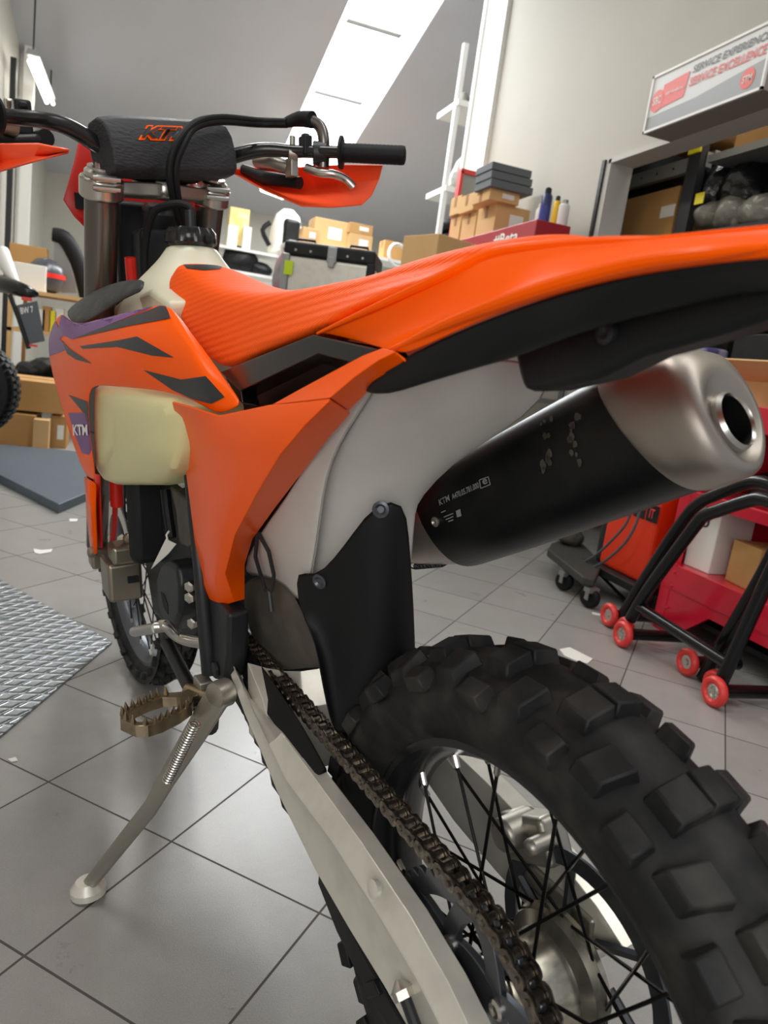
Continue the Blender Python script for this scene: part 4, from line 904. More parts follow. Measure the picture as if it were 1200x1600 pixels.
mx = N.new('ShaderNodeMix'); mx.data_type = 'RGBA'; L.new(g, mx.inputs['Factor']); L.new(rp.outputs[0], mx.inputs['A']); mx.inputs['B'].default_value = lin('#4a463f'); L.new(mx.outputs['Result'], bs.inputs['Base Color'])
rg = mnode('ADD', mnode('MULTIPLY', n1.outputs['Fac'], .10), .24); rg2 = mnode('MAXIMUM', rg, mnode('MULTIPLY', g, .8)); L.new(rg2, bs.inputs['Roughness'])
bpn = N.new('ShaderNodeBump'); bpn.inputs['Strength'].default_value = .35; bpn.inputs['Distance'].default_value = .002; L.new(mnode('SUBTRACT', mnode('MULTIPLY', n2.outputs['Fac'], .25), g), bpn.inputs['Height']); L.new(bpn.outputs[0], bs.inputs['Normal'])
WX = 2.65
mb = MB(); mb.grid([[(-1.4, -2.5, 0), (4.7, -2.5, 0)], [(-1.4, 12.1, 0), (4.7, 12.1, 0)]]); struct(mb, 'floor', M_floor)
# right wall with a pass-through opening from y=-0.5 to 4.18, top 2.27
mb = MB(); mb.box((WX+.05, 5.15, 3.0), (.10, 1.94, 6.0)); mb.box((WX+.05, 1.45, 4.135), (.10, 5.46, 3.73)); struct(mb, 'wall_right', M_wall)
mb = MB(); mb.box((4.6, 9.1, 3.0), (.16, 6.0, 6.0)); struct(mb, 'wall_alcove', M_wall)
mb = MB(); mb.box((WX+.06, 6.16, 2.6), (.20, .42, 5.2)); mb.box((WX-.045, 6.36, 2.6), (.03, .05, 5.2)); struct(mb, 'trim_1', M_whitemetal)
mb = MB(); mb.box((WX+.07, 4.15, 1.13), (.16, .055, 2.27)); mb.box((WX+.07, 2.0, 2.255), (.16, 4.3, .03)); struct(mb, 'trim_2', mat('pale_jamb_paint', '#bdbab2', .6))
mb = MB(); mb.box((WX-.012, 4.185, 1.13), (.024, .03, 2.27)); struct(mb, 'trim_3', M_darkmetal)
mb = MB(); mb.grid([[(-1.4, 12, 0), (4.6, 12, 0)], [(-1.4, 12, 2.9), (4.6, 12, 2.9)]]); struct(mb, 'wall_back', M_wall)
mb = MB(); mb.box((-1.35, 4.75, 3.2), (.12, 14.5, 6.4)); struct(mb, 'wall_left', M_wall)
mb = MB(); mb.box((-1.19, 9.25, 2.2), (.10, .12, 4.4)); struct(mb, 'trim_4', M_whitemetal)
mb = MB(); zt5 = W(19, 90, 'y', 8.35).z; mb.box((W(18, 200, 'y', 8.35).x, 8.35, zt5/2), (.05, .05, zt5)); struct(mb, 'trim_5', M_darkmetal)
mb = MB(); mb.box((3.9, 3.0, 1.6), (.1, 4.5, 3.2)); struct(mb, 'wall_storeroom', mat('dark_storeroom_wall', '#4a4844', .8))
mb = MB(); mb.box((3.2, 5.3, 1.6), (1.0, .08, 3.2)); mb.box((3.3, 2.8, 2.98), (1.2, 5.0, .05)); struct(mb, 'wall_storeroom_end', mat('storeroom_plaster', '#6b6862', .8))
# sloped ceiling (plane through back wall top), with a skylight strip
CZ = lambda y: 2.84 + .25*(12.05-y)
skx0, skx1 = 1.78, 2.62
# locate skylight edges from sight lines on the ceiling plane
def onceil(px, py):
    d = cf + cr*((px-600)/FPX) - cu*((py-800)/FPX); t = (2.84+.25*12.05-CAM.z)/(d.z+.25*d.y); return CAM+d*t
a_, b_, c2_, d2_ = onceil(545, 0), onceil(695, 0), onceil(555, 222), onceil(465, 185)
x0 = (a_.x+d2_.x)/2; x1 = (b_.x+c2_.x)/2; y1 = 11.3; y0 = -2
mb = MB()
def ceil_piece(xa, xb, ya, yb):
    mb.prism([(xa, ya, CZ(ya)), (xb, ya, CZ(ya)), (xb, yb, CZ(yb)), (xa, yb, CZ(yb))], (0, 0, .12))
ceil_piece(-1.4, x0, -2.5, 12.1); ceil_piece(x1, 4.6, -2.5, 12.1); y0 = onceil(620, 0).y-1.2; ceil_piece(x0, x1, y1, 12.1); ceil_piece(x0, x1, -2.5, y0)
struct(mb, 'ceiling', M_ceil)
M_sky = mat('glowing_skylight_sheet', '#ffffff', .5, emit='#f7fbff', estr=6)
mb = MB(); mb.prism([(x0, y0, CZ(y0)+.06), (x1, y0, CZ(y0)+.06), (x1, y1, CZ(y1)+.06), (x0, y1, CZ(y1)+.06)], (0, 0, .03)); struct(mb, 'window_1', M_sky)
yb1 = onceil(590, 47).y; yb2 = onceil(530, 154).y
mb = MB()
for yy in (yb1, yb2): mb.box(((x0+x1)/2-.06, yy, CZ(yy)+.02), ((x1-x0)*.7, .09, .04))
struct(mb, 'trim_6', M_greymetal)
print('skylight', x0, x1, yb1, yb2)

# ------------------------------------------------ generic builders
def carton(label, c, size, rz=0, mt=None, group=None, tape=True, lab=None, name='cardboard_box', flaps=False, cat='box', writing=None):
    """c = centre of the bottom; lab: label sheet on the -y side ('front') or -x side ('side')"""
    mt = mt or M_card; sx_, sy_, sz_ = size
    M = Matrix.Translation(Vector(c)) @ Matrix.Rotation(rz, 4, 'Z')
    e = empty(name); e.matrix_world = M; setp(e, label, cat, group)
    mb = MB()
    if flaps:
        for ss in (-1, 1):
            mb.box((ss*(sx_/2-.004), 0, sz_/2), (.008, sy_, sz_)); mb.box((0, ss*(sy_/2-.004), sz_/2), (sx_-.016, .008, sz_))
        mb.box((0, 0, .004), (sx_-.016, sy_-.016, .008))
        mb.build('carton', mt, e, smooth=False)
        for ss in (-1, 1):
            f = MB(); f.box((ss*(sx_/2+.05), 0, sz_+.03), (.15, sy_, .006), Matrix.Rotation(-ss*.5, 4, 'Y')); f.build('flap', mt, e, smooth=False)
    else:
        mb.box((0, 0, sz_/2), (sx_, sy_, sz_)); mb.build('carton', mt, e, smooth=False, bevel=.004)
        if tape:
            t = MB(); t.box((0, 0, sz_+.0006), (sx_+.002, .045, .0012)); t.box((-sx_/2-.0006, 0, sz_-.04), (.0012, .045, .08)); t.build('tape', M_tape, e, smooth=False)
    if lab == 'front':
        l = MB(); l.box((sx_*.12, -sy_/2-.001, sz_*.55), (sx_*.4, .002, sz_*.4)); l.build('address_label', M_paper, e, smooth=False)
    elif lab == 'side':
        l = MB(); l.box((-sx_/2-.001, 0, sz_*.55), (.002, sy_*.5, sz_*.45)); l.build('address_label', M_paper, e, smooth=False)
    if writing:
        txt, side = writing
        if side == 'front': text_on('box_print', txt, (-sx_*.3, -sy_/2-.001, sz_*.15), (sx_*.35, -sy_/2-.001, sz_*.15), (-sx_*.3, -sy_/2-.001, sz_*.35), M_text, e)
        else: text_on('box_print', txt, (-sx_/2-.001, sy_*.35, sz_*.2), (-sx_/2-.001, -sy_*.35, sz_*.2), (-sx_/2-.001, sy_*.35, sz_*.45), M_text, e)
    return e

# ------------------------------------------------ sign box on the right wall
SXf = 2.47
sg = empty('light_box_sign', (SXf, 3.4, 2.5)); setp(sg, 'white framed workshop sign with red and grey lettering above the opening', 'sign'); so = Vector(sg.location)
y_l = W(1014, 168, 'x', SXf).y; pbl = W(1005, 213, 'x', SXf); ptl = W(1022, 121, 'x', SXf); pbr = W(1193, 137, 'x', SXf); z0 = (pbl.z+pbr.z)/2; z1 = ptl.z; ya = y_l; yb = pbr.y
mb = MB(); mb.box(Vector(((SXf+WX)/2, (ya+yb)/2, (z0+z1)/2))-so, (WX-SXf, ya-yb, z1-z0)); mb.build('sign_case', mat('sign_case_grey', '#8f8880', .5), sg, smooth=False, bevel=.003)
mb = MB(); t = .012
for (yy, zz, sy, sz) in (((ya+yb)/2, z0+t/2, ya-yb, t), ((ya+yb)/2, z1-t/2, ya-yb, t), (ya-t/2, (z0+z1)/2, t, z1-z0), (yb+t/2, (z0+z1)/2, t, z1-z0)): mb.box(Vector((SXf-.004, yy, zz))-so, (.012, sy, sz))
mb.build('sign_frame', M_whitemetal, sg, smooth=False)
def SP(u, v, o=0.): return Vector((SXf-.002-o, ya+(yb-ya)*u, z0+(z1-z0)*v))-so
def signpoly(name, uv, mt, o): mb = MB(); mb.prism([SP(u, v, o) for u, v in uv], (-.0008, 0, 0)); return mb.build(name, mt, sg, smooth=False)
signpoly('sign_face', [(0.015, .04), (.985, .04), (.985, .96), (.015, .96)], mat('sign_print_light', '#cfcfcd', .4), 0)
signpoly('grey_band', [(0.015, .04), (.985, .04), (.985, .46), (.45, .30), (.015, .28)], mat('sign_print_grey', '#8e9092', .4), .001)
M_sr = mat('sign_print_red', '#e45a55', .45)
signpoly('red_panel', [(.11, .36), (.34, .40), (.36, .80), (.13, .76)], M_sr, .0022)
signpoly('logo_disc', [(.085+.06*math.cos(a), .52+.19*math.sin(a)) for a in [2*PI*k/28 for k in range(28)]], M_sr, .0030)
signpoly('logo_disc', [(.87+.052*math.cos(a), .26+.155*math.sin(a)) for a in [2*PI*k/28 for k in range(28)]], M_sr, .0025)
def signtext(nm, t_, u0, v0, u1, v1, mt, sh=.2): text_on(nm, t_, SP(u0, v0, .0045), SP(u1, v0, .0045), SP(u0, v1, .0045), mt, sg, shear=sh)
M_gt = mat('sign_lettering_grey', '#6d6f70', .5)
signtext('headline', 'SERVICE EXPERIENCE,', .385, .715, .985, .855, M_gt); signtext('headline', 'SERVICE EXCELLENCE', .375, .53, .975, .67, M_sr)
signtext('logo_letters', 'SBC', .045, .46, .125, .60, M_textwhite, 0); signtext('logo_letters', 'STM', .835, .20, .905, .31, M_textwhite, 0); signtext('logo_words', 'servicebox', .165, .55, .325, .61, M_textwhite, 0)

# ------------------------------------------------ tall rack against the right wall with the stock on top
def rack(name, label, x0, x1, y0, y1, levels, top, mt, cat='shelving', post=.035):
    e = empty(name, ((x0+x1)/2, (y0+y1)/2, 0)); setp(e, label, cat); o = Vector(e.location)
    for x in (x0+post/2, x1-post/2):
        for y in (y0+post/2, y1-post/2):
            mb = MB(); mb.box(Vector((x, y, top/2))-o, (post, post, top)); mb.build('upright', mt, e, smooth=False)
    for z in levels:
        mb = MB(); mb.box(Vector(((x0+x1)/2, (y0+y1)/2, z-.015))-o, (x1-x0, y1-y0, .03)); mb.build('shelf_board', mt, e, smooth=False)
    return e
TZ = 1.70
tc_ = rack('steel_shelving', 'tall grey shelving against the white wall carrying the small cartons', 2.12, 2.62, 4.15, 6.0, (.3, .8, 1.25, TZ), TZ, M_greymetal)
ZB = TZ
red = W(900, 357, 'x', 2.34)
e = empty('tool_box', (2.36, 5.05, ZB)); setp(e, 'long dark red tool box with white lettering lying on top of the tall shelving', 'box'); o = Vector(e.location)
mb = MB(); mb.box((0, 0, .075), (.24, 1.74, .15)); mb.build('box_body', mat('dark_red_paint', '#a5202c', .45), e, smooth=False, bevel=.005)
p = Vector((-.1208, 0, 0)); text_on('lettering', '#Beta', (-.1215, -.32, .035), (-.1215, -.66, .035), (-.1215, -.32, .115), M_textwhite, e)
ZR = ZB+.15
def stock(px0, px1, py0, py1, y, label, mt=M_card2, depth=.26, zbase=None, **k):
    """box standing at depth y, sized from its sighted front edges"""
    a = W(px0, (py0+py1)/2, 'y', y); b = W(px1, (py0+py1)/2, 'y', y); top = W((px0+px1)/2, py0, 'y', y).z; bot = W((px0+px1)/2, py1, 'y', y).z if zbase is None else zbase
    return carton(label, ((a.x+b.x)/2, y+depth/2, bot), (abs(b.x-a.x), depth, max(top-bot, .03)), mt=mt, **k)
stock(772, 826, 322, 376, 4.95, 'brown carton under the projecting small one beside the spray cans', depth=.30, lab='front', zbase=ZR, group=None)
stock(742, 774, 332, 378, 5.30, 'brown carton with white label in the lower row next to the largest stacked carton', depth=.26, lab='front', zbase=ZR)
stock(718, 744, 336, 380, 5.62, 'brown carton at the far left end of the lower row by the ladder rack', depth=.2, lab='front', zbase=ZR)
z_ = W(798, 322, 'y', 4.95).z
c1_ = stock(764, 812, 298, 322, 4.90, 'small brown carton projecting over the lower row, under the grey boxes', depth=.28, lab='front', zbase=z_)
stock(740, 768, 302, 332, 5.30, 'upper brown carton with white label behind the projecting small one', depth=.26, lab='front', zbase=W(758, 332, 'y', 5.3).z)
stock(719, 742, 306, 336, 5.62, 'upper brown carton at the far left end beside the red edged panel', depth=.2, lab='front', zbase=W(731, 336, 'y', 5.62).z)
M_gb = mat('slate_grey_box', '#5b6064', .6)
g0 = W(800, 298, 'y', 4.85).z; gh = (W(800, 258, 'y', 4.85).z-g0)/3
for k, wd_ in enumerate(('lowest', 'middle', 'topmost')):
    a = W(768, 280, 'y', 4.85); b = W(836, 280, 'y', 4.85)
    carton('slate grey flat box, %s of the three stacked on the cartons' % wd_, ((a.x+b.x)/2-.01*k, 4.98, g0+gh*k), (b.x-a.x-.01*k, .26, gh-.004), mt=M_gb, tape=False, name='flat_box', group='slate grey flat boxes')
e = empty('display_panel', W(745, 300, 'y', 5.7)); setp(e, 'red edged grey panel standing behind the cartons beside the pillar', 'panel'); o = Vector(e.location)
a = W(720, 268, 'y', 5.9); b = W(768, 275, 'y', 5.9); cz = ZR
mb = MB(); mb.box(Vector(((a.x+b.x)/2, 5.9, (a.z+cz)/2))-o, (b.x-a.x, .04, a.z-cz)); mb.build('panel_face', M_greymetal, e, smooth=False)
mb = MB(); mb.box(Vector(((a.x+b.x)/2, 5.895, a.z))-o, (b.x-a.x+.02, .07, .035)); mb.box(Vector((a.x, 5.895, (a.z+cz)/2))-o, (.025, .07, a.z-cz)); mb.build('panel_edge', mat('red_edge', '#d23c3a', .4), e, smooth=False)
# spray cans
def can(label, px, py_top, y, r, mt, capm, lab_m=None, zb=ZR):
    p = W(px, py_top, 'y', y); h = p.z-zb; e = empty('spray_can', (p.x, y, zb)); setp(e, label, 'spray can')
    mb = MB(); mb.lathe([(0, r*.94), (.004, r), (h*.78, r), (h*.84, r*.72)], (0, 0, 0), (0, 0, 1), 24); mb.build('can_body', mt, e)
    mb = MB(); mb.lathe([(h*.84, r*.6), (h*.97, r*.58), (h, r*.3)], (0, 0, 0), (0, 0, 1), 20); mb.build('can_cap', capm, e)
    if lab_m: mb = MB(); mb.lathe([(h*.2, r*1.01), (h*.55, r*1.01)], (0, 0, 0), (0, 0, 1), 24, caps=False); mb.build('can_label', lab_m, e)
can('tall dark blue spray can on the red tool box', 858, 293, 4.42, .034, mat('navy_can', '#2b2f63', .35), M_black, M_blue)
can('slim yellow spray can between the blue and the white one', 873, 306, 4.34, .024, mat('yellow_can', '#e0b81e', .35), M_darkmetal)
can('white squat spray can at the right end of the row', 884, 312, 4.26, .033, M_whitemetal, M_greymetal)
can('pale grey can behind the tall blue one', 846, 318, 4.62, .028, M_whitemetal, M_whitemetal)
# big carton in front, lower left of the shelving
a = W(690, 368, 'y', 3.9)
carton('large plain brown carton with open grain sides below the small cartons', (W(710, 380, 'y', 3.9).x, 4.12, 1.30), (.29, .30, W(700, 368, 'y', 3.94).z-1.30), rz=.35, mt=M_card2, tape=False)
rack('storage_rack', 'low grey rack beneath the large plain carton', 1.35, 2.02, 3.85, 4.45, (.35, .8, 1.3), 1.3, M_greymetal)
# ladder-like perforated rack behind, with tyres
e = empty('perforated_rack', (2.35, 6.7, 0)); setp(e, 'tall white perforated upright rack behind the pillar holding dark tyres', 'rack'); o = Vector(e.location)
k7 = 6.75
ztop = W(727, 68, 'y', k7).z; xa_ = W(706, 220, 'y', k7).x
mb = MB(); mb.box(Vector((xa_, k7, ztop/2))-o, (.045, .045, ztop)); mb.build('upright', M_whitemetal, e, smooth=False)
mb = MB(); mb.box(Vector((xa_+.28, k7, 1.35))-o, (.04, .04, 2.7)); mb.build('upright', M_whitemetal, e, smooth=False)
for py in (162, 300, 395):
    z = W(716, py, 'y', k7).z; mb = MB(); mb.box(Vector((xa_+.2, k7+.2, z))-o, (.42, .5, .05)); mb.build('shelf', M_whitemetal, e, smooth=False)
def torus(mb, c, ax, R, r, n=40, m_=12, flat=1.):
    c = Vector(c); ax = Vector(ax).normalized(); ex = Vector((0, 0, 1)) if abs(ax.z) < .9 else Vector((1, 0, 0)); ex = (ex-ax*ax.dot(ex)).normalized(); ey = ax.cross(ex)
    mb.rings([[c+(ex*math.cos(A)+ey*math.sin(A))*(R+r*math.cos(2*PI*k/m_))+ax*(r*flat*math.sin(2*PI*k/m_)) for k in range(m_)] for A in [2*PI*i/n for i in range(n)]], caps=False, loop=True)
zs = W(716, 395, 'y', k7).z
for i, nm in enumerate(('lower', 'upper')):
    mb = MB(); torus(mb, (xa_+.24, k7+.2, zs+.1+.13*i), (0, .25, 1), .13, .055); t = mb.build('spare_tyre', M_rubber2); setp(t, '%s black tyre lying on the perforated rack by the pillar' % nm, 'tyre')
p = W(713, 262, 'y', k7+.2); mb = MB(); mb.lathe([(0, .08), (.05, .11), (.16, .10), (.28, .06), (.33, .02)], (xa_+.2, k7+.15, W(716, 300, 'y', k7).z+.025), (0, 0, 1), 16); t = mb.build('wrapped_part', M_clear); setp(t, 'plastic wrapped grey part on the middle shelf of the perforated rack', 'bag')
p = W(722, 150, 'y', k7); mb = MB(); mb.lathe([(0, .06), (.04, .08), (.10, .05), (.14, .01)], (p.x+.08, k7+.15, W(716, 162, 'y', k7).z+.025), (0, 0, 1), 12); t = mb.build('wrapped_part', M_clear); setp(t, 'small crumpled wrapped bundle on the upper shelf of the perforated rack', 'bag')

# ------------------------------------------------ storeroom shelving seen through the opening
e = empty('storeroom_shelving', (3.3, 3.4, 0)); setp(e, 'dark grey steel shelving inside the storeroom behind the opening', 'shelving'); o = Vector(e.location)
PXp = 2.98
pa = W(1088, 260, 'x', PXp)
for yy, mm in ((pa.y, M_darkmetal), (pa.y-2.4, M_darkmetal)):
    mb = MB(); mb.box(Vector((PXp, yy, 1.45))-o, (.05, .10, 2.9)); mb.build('upright', mm, e, smooth=False)
    mb = MB(); mb.box(Vector((3.55, yy, 1.45))-o, (.05, .08, 2.9)); mb.build('upright', mm, e, smooth=False)
mb = MB(); mb.box(Vector((3.3, 4.72, 1.45))-o, (.6, .06, 2.9)); mb.build('end_panel', M_darkmetal, e, smooth=False)
lv = [W(1200, 238-22, 'x', 3.0).z, W(1150, 352, 'x', 3.0).z, W(1200, 498, 'x', 3.0).z, .9, .3]
for z in lv:
    mb = MB(); mb.box(Vector((3.3, 2.55, z-.02))-o, (.62, 2.3, .04)); mb.build('shelf_board', M_frame if z < 2 else M_greymetal, e, smooth=False)
zb2 = W(1000, 285, 'x', 3.05).z
for dz in (0, .10, .0):
    pass
mb = MB(); mb.box(Vector((3.02, 4.22, zb2))-o, (.04, 1.0, .08)); mb.box(Vector((3.02, 4.22, zb2+.13))-o, (.04, 1.0, .05)); mb.box(Vector((3.3, 4.22, zb2+.05))-o, (.5, 1.0, .02)); mb.build('shelf_beam', M_greymetal, e, smooth=False)
mb = MB()
for k in range(6): mb.lathe([(0, .008), (.002, .008)], Vector((2.999, 4.6-.15*k, zb2))-o, (-1, 0, 0), 10)
mb.build('beam_hole', M_black, e)
zl = W(1000, 400, 'x', 3.05).z
mb = MB(); mb.box(Vector((3.3, 4.2, 1.68))-o, (.62, 1.0, .03)); mb.build('shelf_board', M_greymetal, e, smooth=False)
text_on('upright_lettering', 'METALSISTEM', Vector((PXp-.027, pa.y+.03, 1.9))-o, Vector((PXp-.027, pa.y+.03, 2.12))-o, Vector((PXp-.027, pa.y-.03, 1.9))-o, M_greymetal, e) if False else None
mb = MB(); q = W(1086, 235, 'x', PXp-.03); mb.box(q-o, (.01, .10, .03)); mb.build('yellow_tag', M_yellow, e, smooth=False)
ct = carton('tall brown carton with a white label inside the storeroom left of the dark upright', (3.28, 4.28, 1.70), (.46, .62, W(1000, 306, 'x', 3.05).z-1.70), mt=M_card, tape=False)
l = MB(); q = W(1043, 330, 'x', 3.048); l.box(Vector(q)-Vector(ct.location), (.002, .13, .07)); l.build('barcode_label', M_paper, ct, smooth=False)
carton('brown carton above the perforated beam in the storeroom', (3.28, 4.0, zb2+.17), (.42, .55, .30), mt=M_card)
mb = MB(); mb.lathe([(0, .05), (.05, .06), (.11, .03)], (3.2, 4.70-.12, ct.location.z+.5), (0, 0, 1), 12); 
def lump(name, label, c, s, mt, cat='bag', seed=0, group=None):
    rnd = random.Random(seed); bm = bmesh.new(); bmesh.ops.create_icosphere(bm, subdivisions=4, radius=1)
    off = [Vector((rnd.uniform(-1, 1), rnd.uniform(-1, 1), rnd.uniform(-1, 1))).normalized() for _ in range(14)]; am = [rnd.uniform(-.22, .2) for _ in off]
    for v in bm.verts:
        n = v.co.normalized(); f = 1+sum(a*max(0, n.dot(d))**6 for a, d in zip(am, off))+.04*math.sin(9*n.x+seed)*math.sin(11*n.y+4*n.z)
        v.co = Vector((n.x*s[0]*f, n.y*s[1]*f, max(n.z*s[2]*f, -s[2]*.75)))
    me = bpy.data.meshes.new(name); bm.to_mesh(me); bm.free(); me.materials.append(mt); me.shade_smooth(); o = bpy.data.objects.new(name, me); COL.objects.link(o); o.location = Vector(c)+Vector((0, 0, s[2]*.75)); return setp(o, label, cat, group)
zz1 = lv[1]; zz0 = lv[0]
for i, (px, py, lab, s) in enumerate(((1130, 290, 'bulky black plastic bag right beside the dark upright', (.18, .13, .16)), (1175, 290, 'bulky black plastic bag at the right picture edge', (.18, .15, .16)), (1105, 262, 'small black bag tucked against the upright under the board', (.15, .10, .08)))):
    p = W(px, py, 'x', 3.2); lump('plastic_bag', lab, (3.2, p.y, p.z-s[2]), s, M_bag, seed=i+3)
for i, (px, py, lab, s) in enumerate(((1108, 330, 'cloudy clear bag with a yellow label next to the upright', (.15, .13, .09)), (1145, 325, 'cloudy clear bag in the middle of the storeroom shelf', (.16, .16, .11)), (1190, 328, 'cloudy clear bag at the right end of the storeroom shelf', (.16, .16, .10)), (1180, 350, 'low flat clear bag in front on the storeroom shelf', (.12, .2, .05)))):
    p = W(px, py, 'x', 3.08); lump('plastic_bag', lab, (3.12, p.y, max(p.z-s[2], zz1)), s, M_clear, seed=i+13)
q = W(1093, 310, 'x', 2.94); mb = MB(); mb.box(q, (.004, .07, .06)); t = mb.build('price_tag', M_yellow, smooth=False); setp(t, 'yellow and white tag hanging on the clear bag beside the upright', 'tag')
carton('brown carton on the top board of the storeroom shelving', (3.25, W(1180, 195, 'x', 3.05).y-.1, lv[0]), (.4, .45, .33), mt=M_card)
# row below: purple pack, dark crates
p = W(1072, 545, 'x', 2.80); e = empty('detergent_bag', (2.85, 3.35, .95)); setp(e, 'purple and white patterned pack standing beyond the exhaust end', 'bag')
mb = MB(); mb.box((0, 0, .11), (.16, .42, .26)); mb.build('pack', mat('purple_white_pack', '#5e568a', .5, var=(14, .95, '#d8d4dc')), e, bevel=.02, bseg=3)
mb = MB(); mb.box((-.082, -.12, .2), (.004, .1, .06)); mb.build('yellow_print', M_yellow, e, smooth=False)
rack('counter', 'dark counter below the opening holding packs and crates', 2.72, 2.93, .8, 4.1, (.5, .95), .95, M_darkmetal)
for i, py in enumerate((2.75, 2.3)):
    c = W(1180, 530, 'x', 2.9); t = carton(('black crate in the shade beyond the exhaust outlet', 'second black crate farther right on the dark counter')[i], (2.86, py, .95), (.24, .36, .30), mt=M_black, tape=False, name='crate', cat='crate')
t = carton('white paper package standing at the right edge on the dark counter', (2.84, 2.02, .95), (.18, .16, .36), mt=M_paper, tape=False, name='package', cat='box')

# ------------------------------------------------ red tool trolley
FX = 2.04; yL = 2.27; yR = 1.05; ZT = .86
e = empty('tool_trolley', (FX+.25, (yL+yR)/2, 0)); setp(e, 'red steel tool trolley with open shelves and a riveted front at right', 'trolley'); o = Vector(e.location)
def tb_(nm, c, s, **k): mb = MB(); mb.box(Vector(c)-o, s); return mb.build(nm, M_cabred, e, smooth=False, bevel=.003, **k)
tb_('side_panel', (FX+.25, yL, ZT/2), (.5, .02, ZT)); tb_('side_panel', (FX+.25, yR, ZT/2), (.5, .02, ZT)); tb_('back_panel', (FX+.49, (yL+yR)/2, ZT/2), (.02, yL-yR, ZT))
tb_('shelf', (FX+.25, (yL+yR)/2, .265), (.5, yL-yR, .02)); tb_('shelf', (FX+.25, (yL+yR)/2, .56), (.5, yL-yR, .02)); tb_('shelf_lip', (FX+.005, (yL+yR)/2, .545), (.012, yL-yR, .045))
tb_('top_tray', (FX+.25, (yL+yR)/2, ZT), (.54, yL-yR+.06, .02)); tb_('tray_lip', (FX-.015, (yL+yR)/2, ZT+.005), (.012, yL-yR+.06, .09))
tb_('front_post', (FX+.01, yL-.025, ZT/2), (.03, .05, ZT))
tb_('shelf_lip', (FX, (yL+yR)/2, .225), (.012, yL-yR, .10))
mb = MB(); n = 16; pts = [(FX-.002, yL, .175), (FX-.002, yL, .0), (FX-.002, yL-.11, .0), (FX-.002, yL-.27, .135), (FX-.002, yR+.27, .135), (FX-.002, yR+.11, .0), (FX-.002, yR, 0.0), (FX-.002, yR, .175)]
mb.prism([Vector(p)-o for p in pts], (.012, 0, 0)); mb.build('plinth', M_cabred, e, smooth=False)
for z in (.10, .19, .245, .275):
    mb = MB(); mb.lathe([(0, .006), (.003, .006), (.005, .003)], Vector((FX-.006, yL-.06, z))-o, (-1, 0, 0), 10); mb.build('rivet', M_cabred, e)
mb = MB(); mb.box(Vector((FX+.25, (yL+yR)/2, .09))-o, (.44, 1.0, .02)); mb.build('base_plate', M_black, e, smooth=False)
carton('white paper carton standing upright on the lower shelf of the red trolley', (FX+.13, 2.165, .275), (.17, .135, .245), mt=M_paper, tape=False, name='white_carton')
text_on('box_print', 'U', Vector((-.0865, .03, .165)), Vector((-.0865, -.02, .165)), Vector((-.0865, .03, .205)), M_text, [o_ for o_ in COL.objects if o_.name.startswith('white_carton')][0])
carton('small printed brown carton on the lower shelf of the red trolley', (FX+.13, 1.95, .275), (.15, .155, .155), rz=-.15, mt=M_card, tape=False, writing=('SHOEI', 'front') if False else ('Jobi', 'front'))
lump('rag_bundle', 'dark rag bundle on the middle shelf of the red trolley', (FX+.2, 1.98, .57), (.1, .13, .08), M_black, 'rag', 40)
carton('open brown carton with raised flaps on the tray of the red trolley', (FX+.25, 2.08, ZT+.01), (.26, .34, .13), mt=M_card2, flaps=True)
carton('white box with yellow print on the tray of the red trolley', (FX+.06, 1.86, ZT+.01), (.12, .2, .12), mt=M_paper, tape=False)
lump('rag_bundle', 'grey crumpled part lying in the open brown carton', (FX+.25, 2.08, ZT+.05), (.08, .1, .06), M_greymetal, 'part', 41)

# ------------------------------------------------ paddock stands
def stand(label, x, dy, x2, group):
    e = empty('paddock_stand', (x, 1.8+dy, 0)); setp(e, label, 'stand', group); o = Vector(e.location)
    def Q(px, py): return W(px, py, 'x', x)
    return e, o, Q
rT = .021
e, o, Q = stand('black tubular paddock stand with red wheels, the nearer of the two by the red trolley', 1.76, 0, 0, None)
top = [Q(985, 968), Q(1010, 925), Q(1086, 822), Q(1104, 805), Q(1125, 797), Q(1168, 783), Q(1190, 780), Q(1215, 790), Q(1228, 815), Q(1225, 850), Q(1200, 905), Q(1133, 1052), Q(1124, 1070)]
mb = MB(); mb.tube([p-o for p in top], rT, 14, smooth_path=3); mb.build('hoop', M_blacktube, e)
mb = MB(); a = Q(998, 948); b = Q(1138, 1038); mb.tube([a-o, b-o], rT*.9, 12); mb.build('cross_bar', M_blacktube, e)
for (px, py) in ((985, 990), (1128, 1086)):
    c = Q(px, py); c.z = .052 if c.z < .052 else c.z; c.z = .048
    mb = MB(); mb.tube([c-o+Vector((.0, 0, 0)), c-o+Vector((.27, 0, -.012))], rT, 12); mb.build('foot_tube', M_blacktube, e)
    for dx in (-.012,):
        w = MB(); torus(w, c-o+Vector((dx-.02, -.0, 0)), (1, 0, 0), .035, .0135, 32, 10, 1.1); wh = w.build('wheel', M_wheelred, e)
        w = MB(); w.lathe([(-.006, .030), (-.006, .024), (.0, .012), (-.008, .009), (-.010, .0)], c-o+Vector((dx-.02, 0, 0)), (1, 0, 0), 24); 
        for k in range(6): a_ = 2*PI*k/6; w.box(c-o+Vector((dx-.027, math.cos(a_)*.015, math.sin(a_)*.015)), (.004, .004, .014), Matrix.Rotation(PI/2-a_, 4, 'X'))
        w.build('wheel_hub', M_steel, wh, auto=40)
    w = MB(); torus(w, c-o+Vector((.012, .045, 0)), (1, 0, 0), .034, .013, 32, 10, 1.1); wh = w.build('wheel', M_wheelred, e)
    w = MB(); w.lathe([(-.006, .024), (-.004, .012), (-.01, .009), (-.01, 0)], c-o+Vector((.012, .045, 0)), (1, 0, 0), 20); w.build('wheel_hub', M_steel, wh)
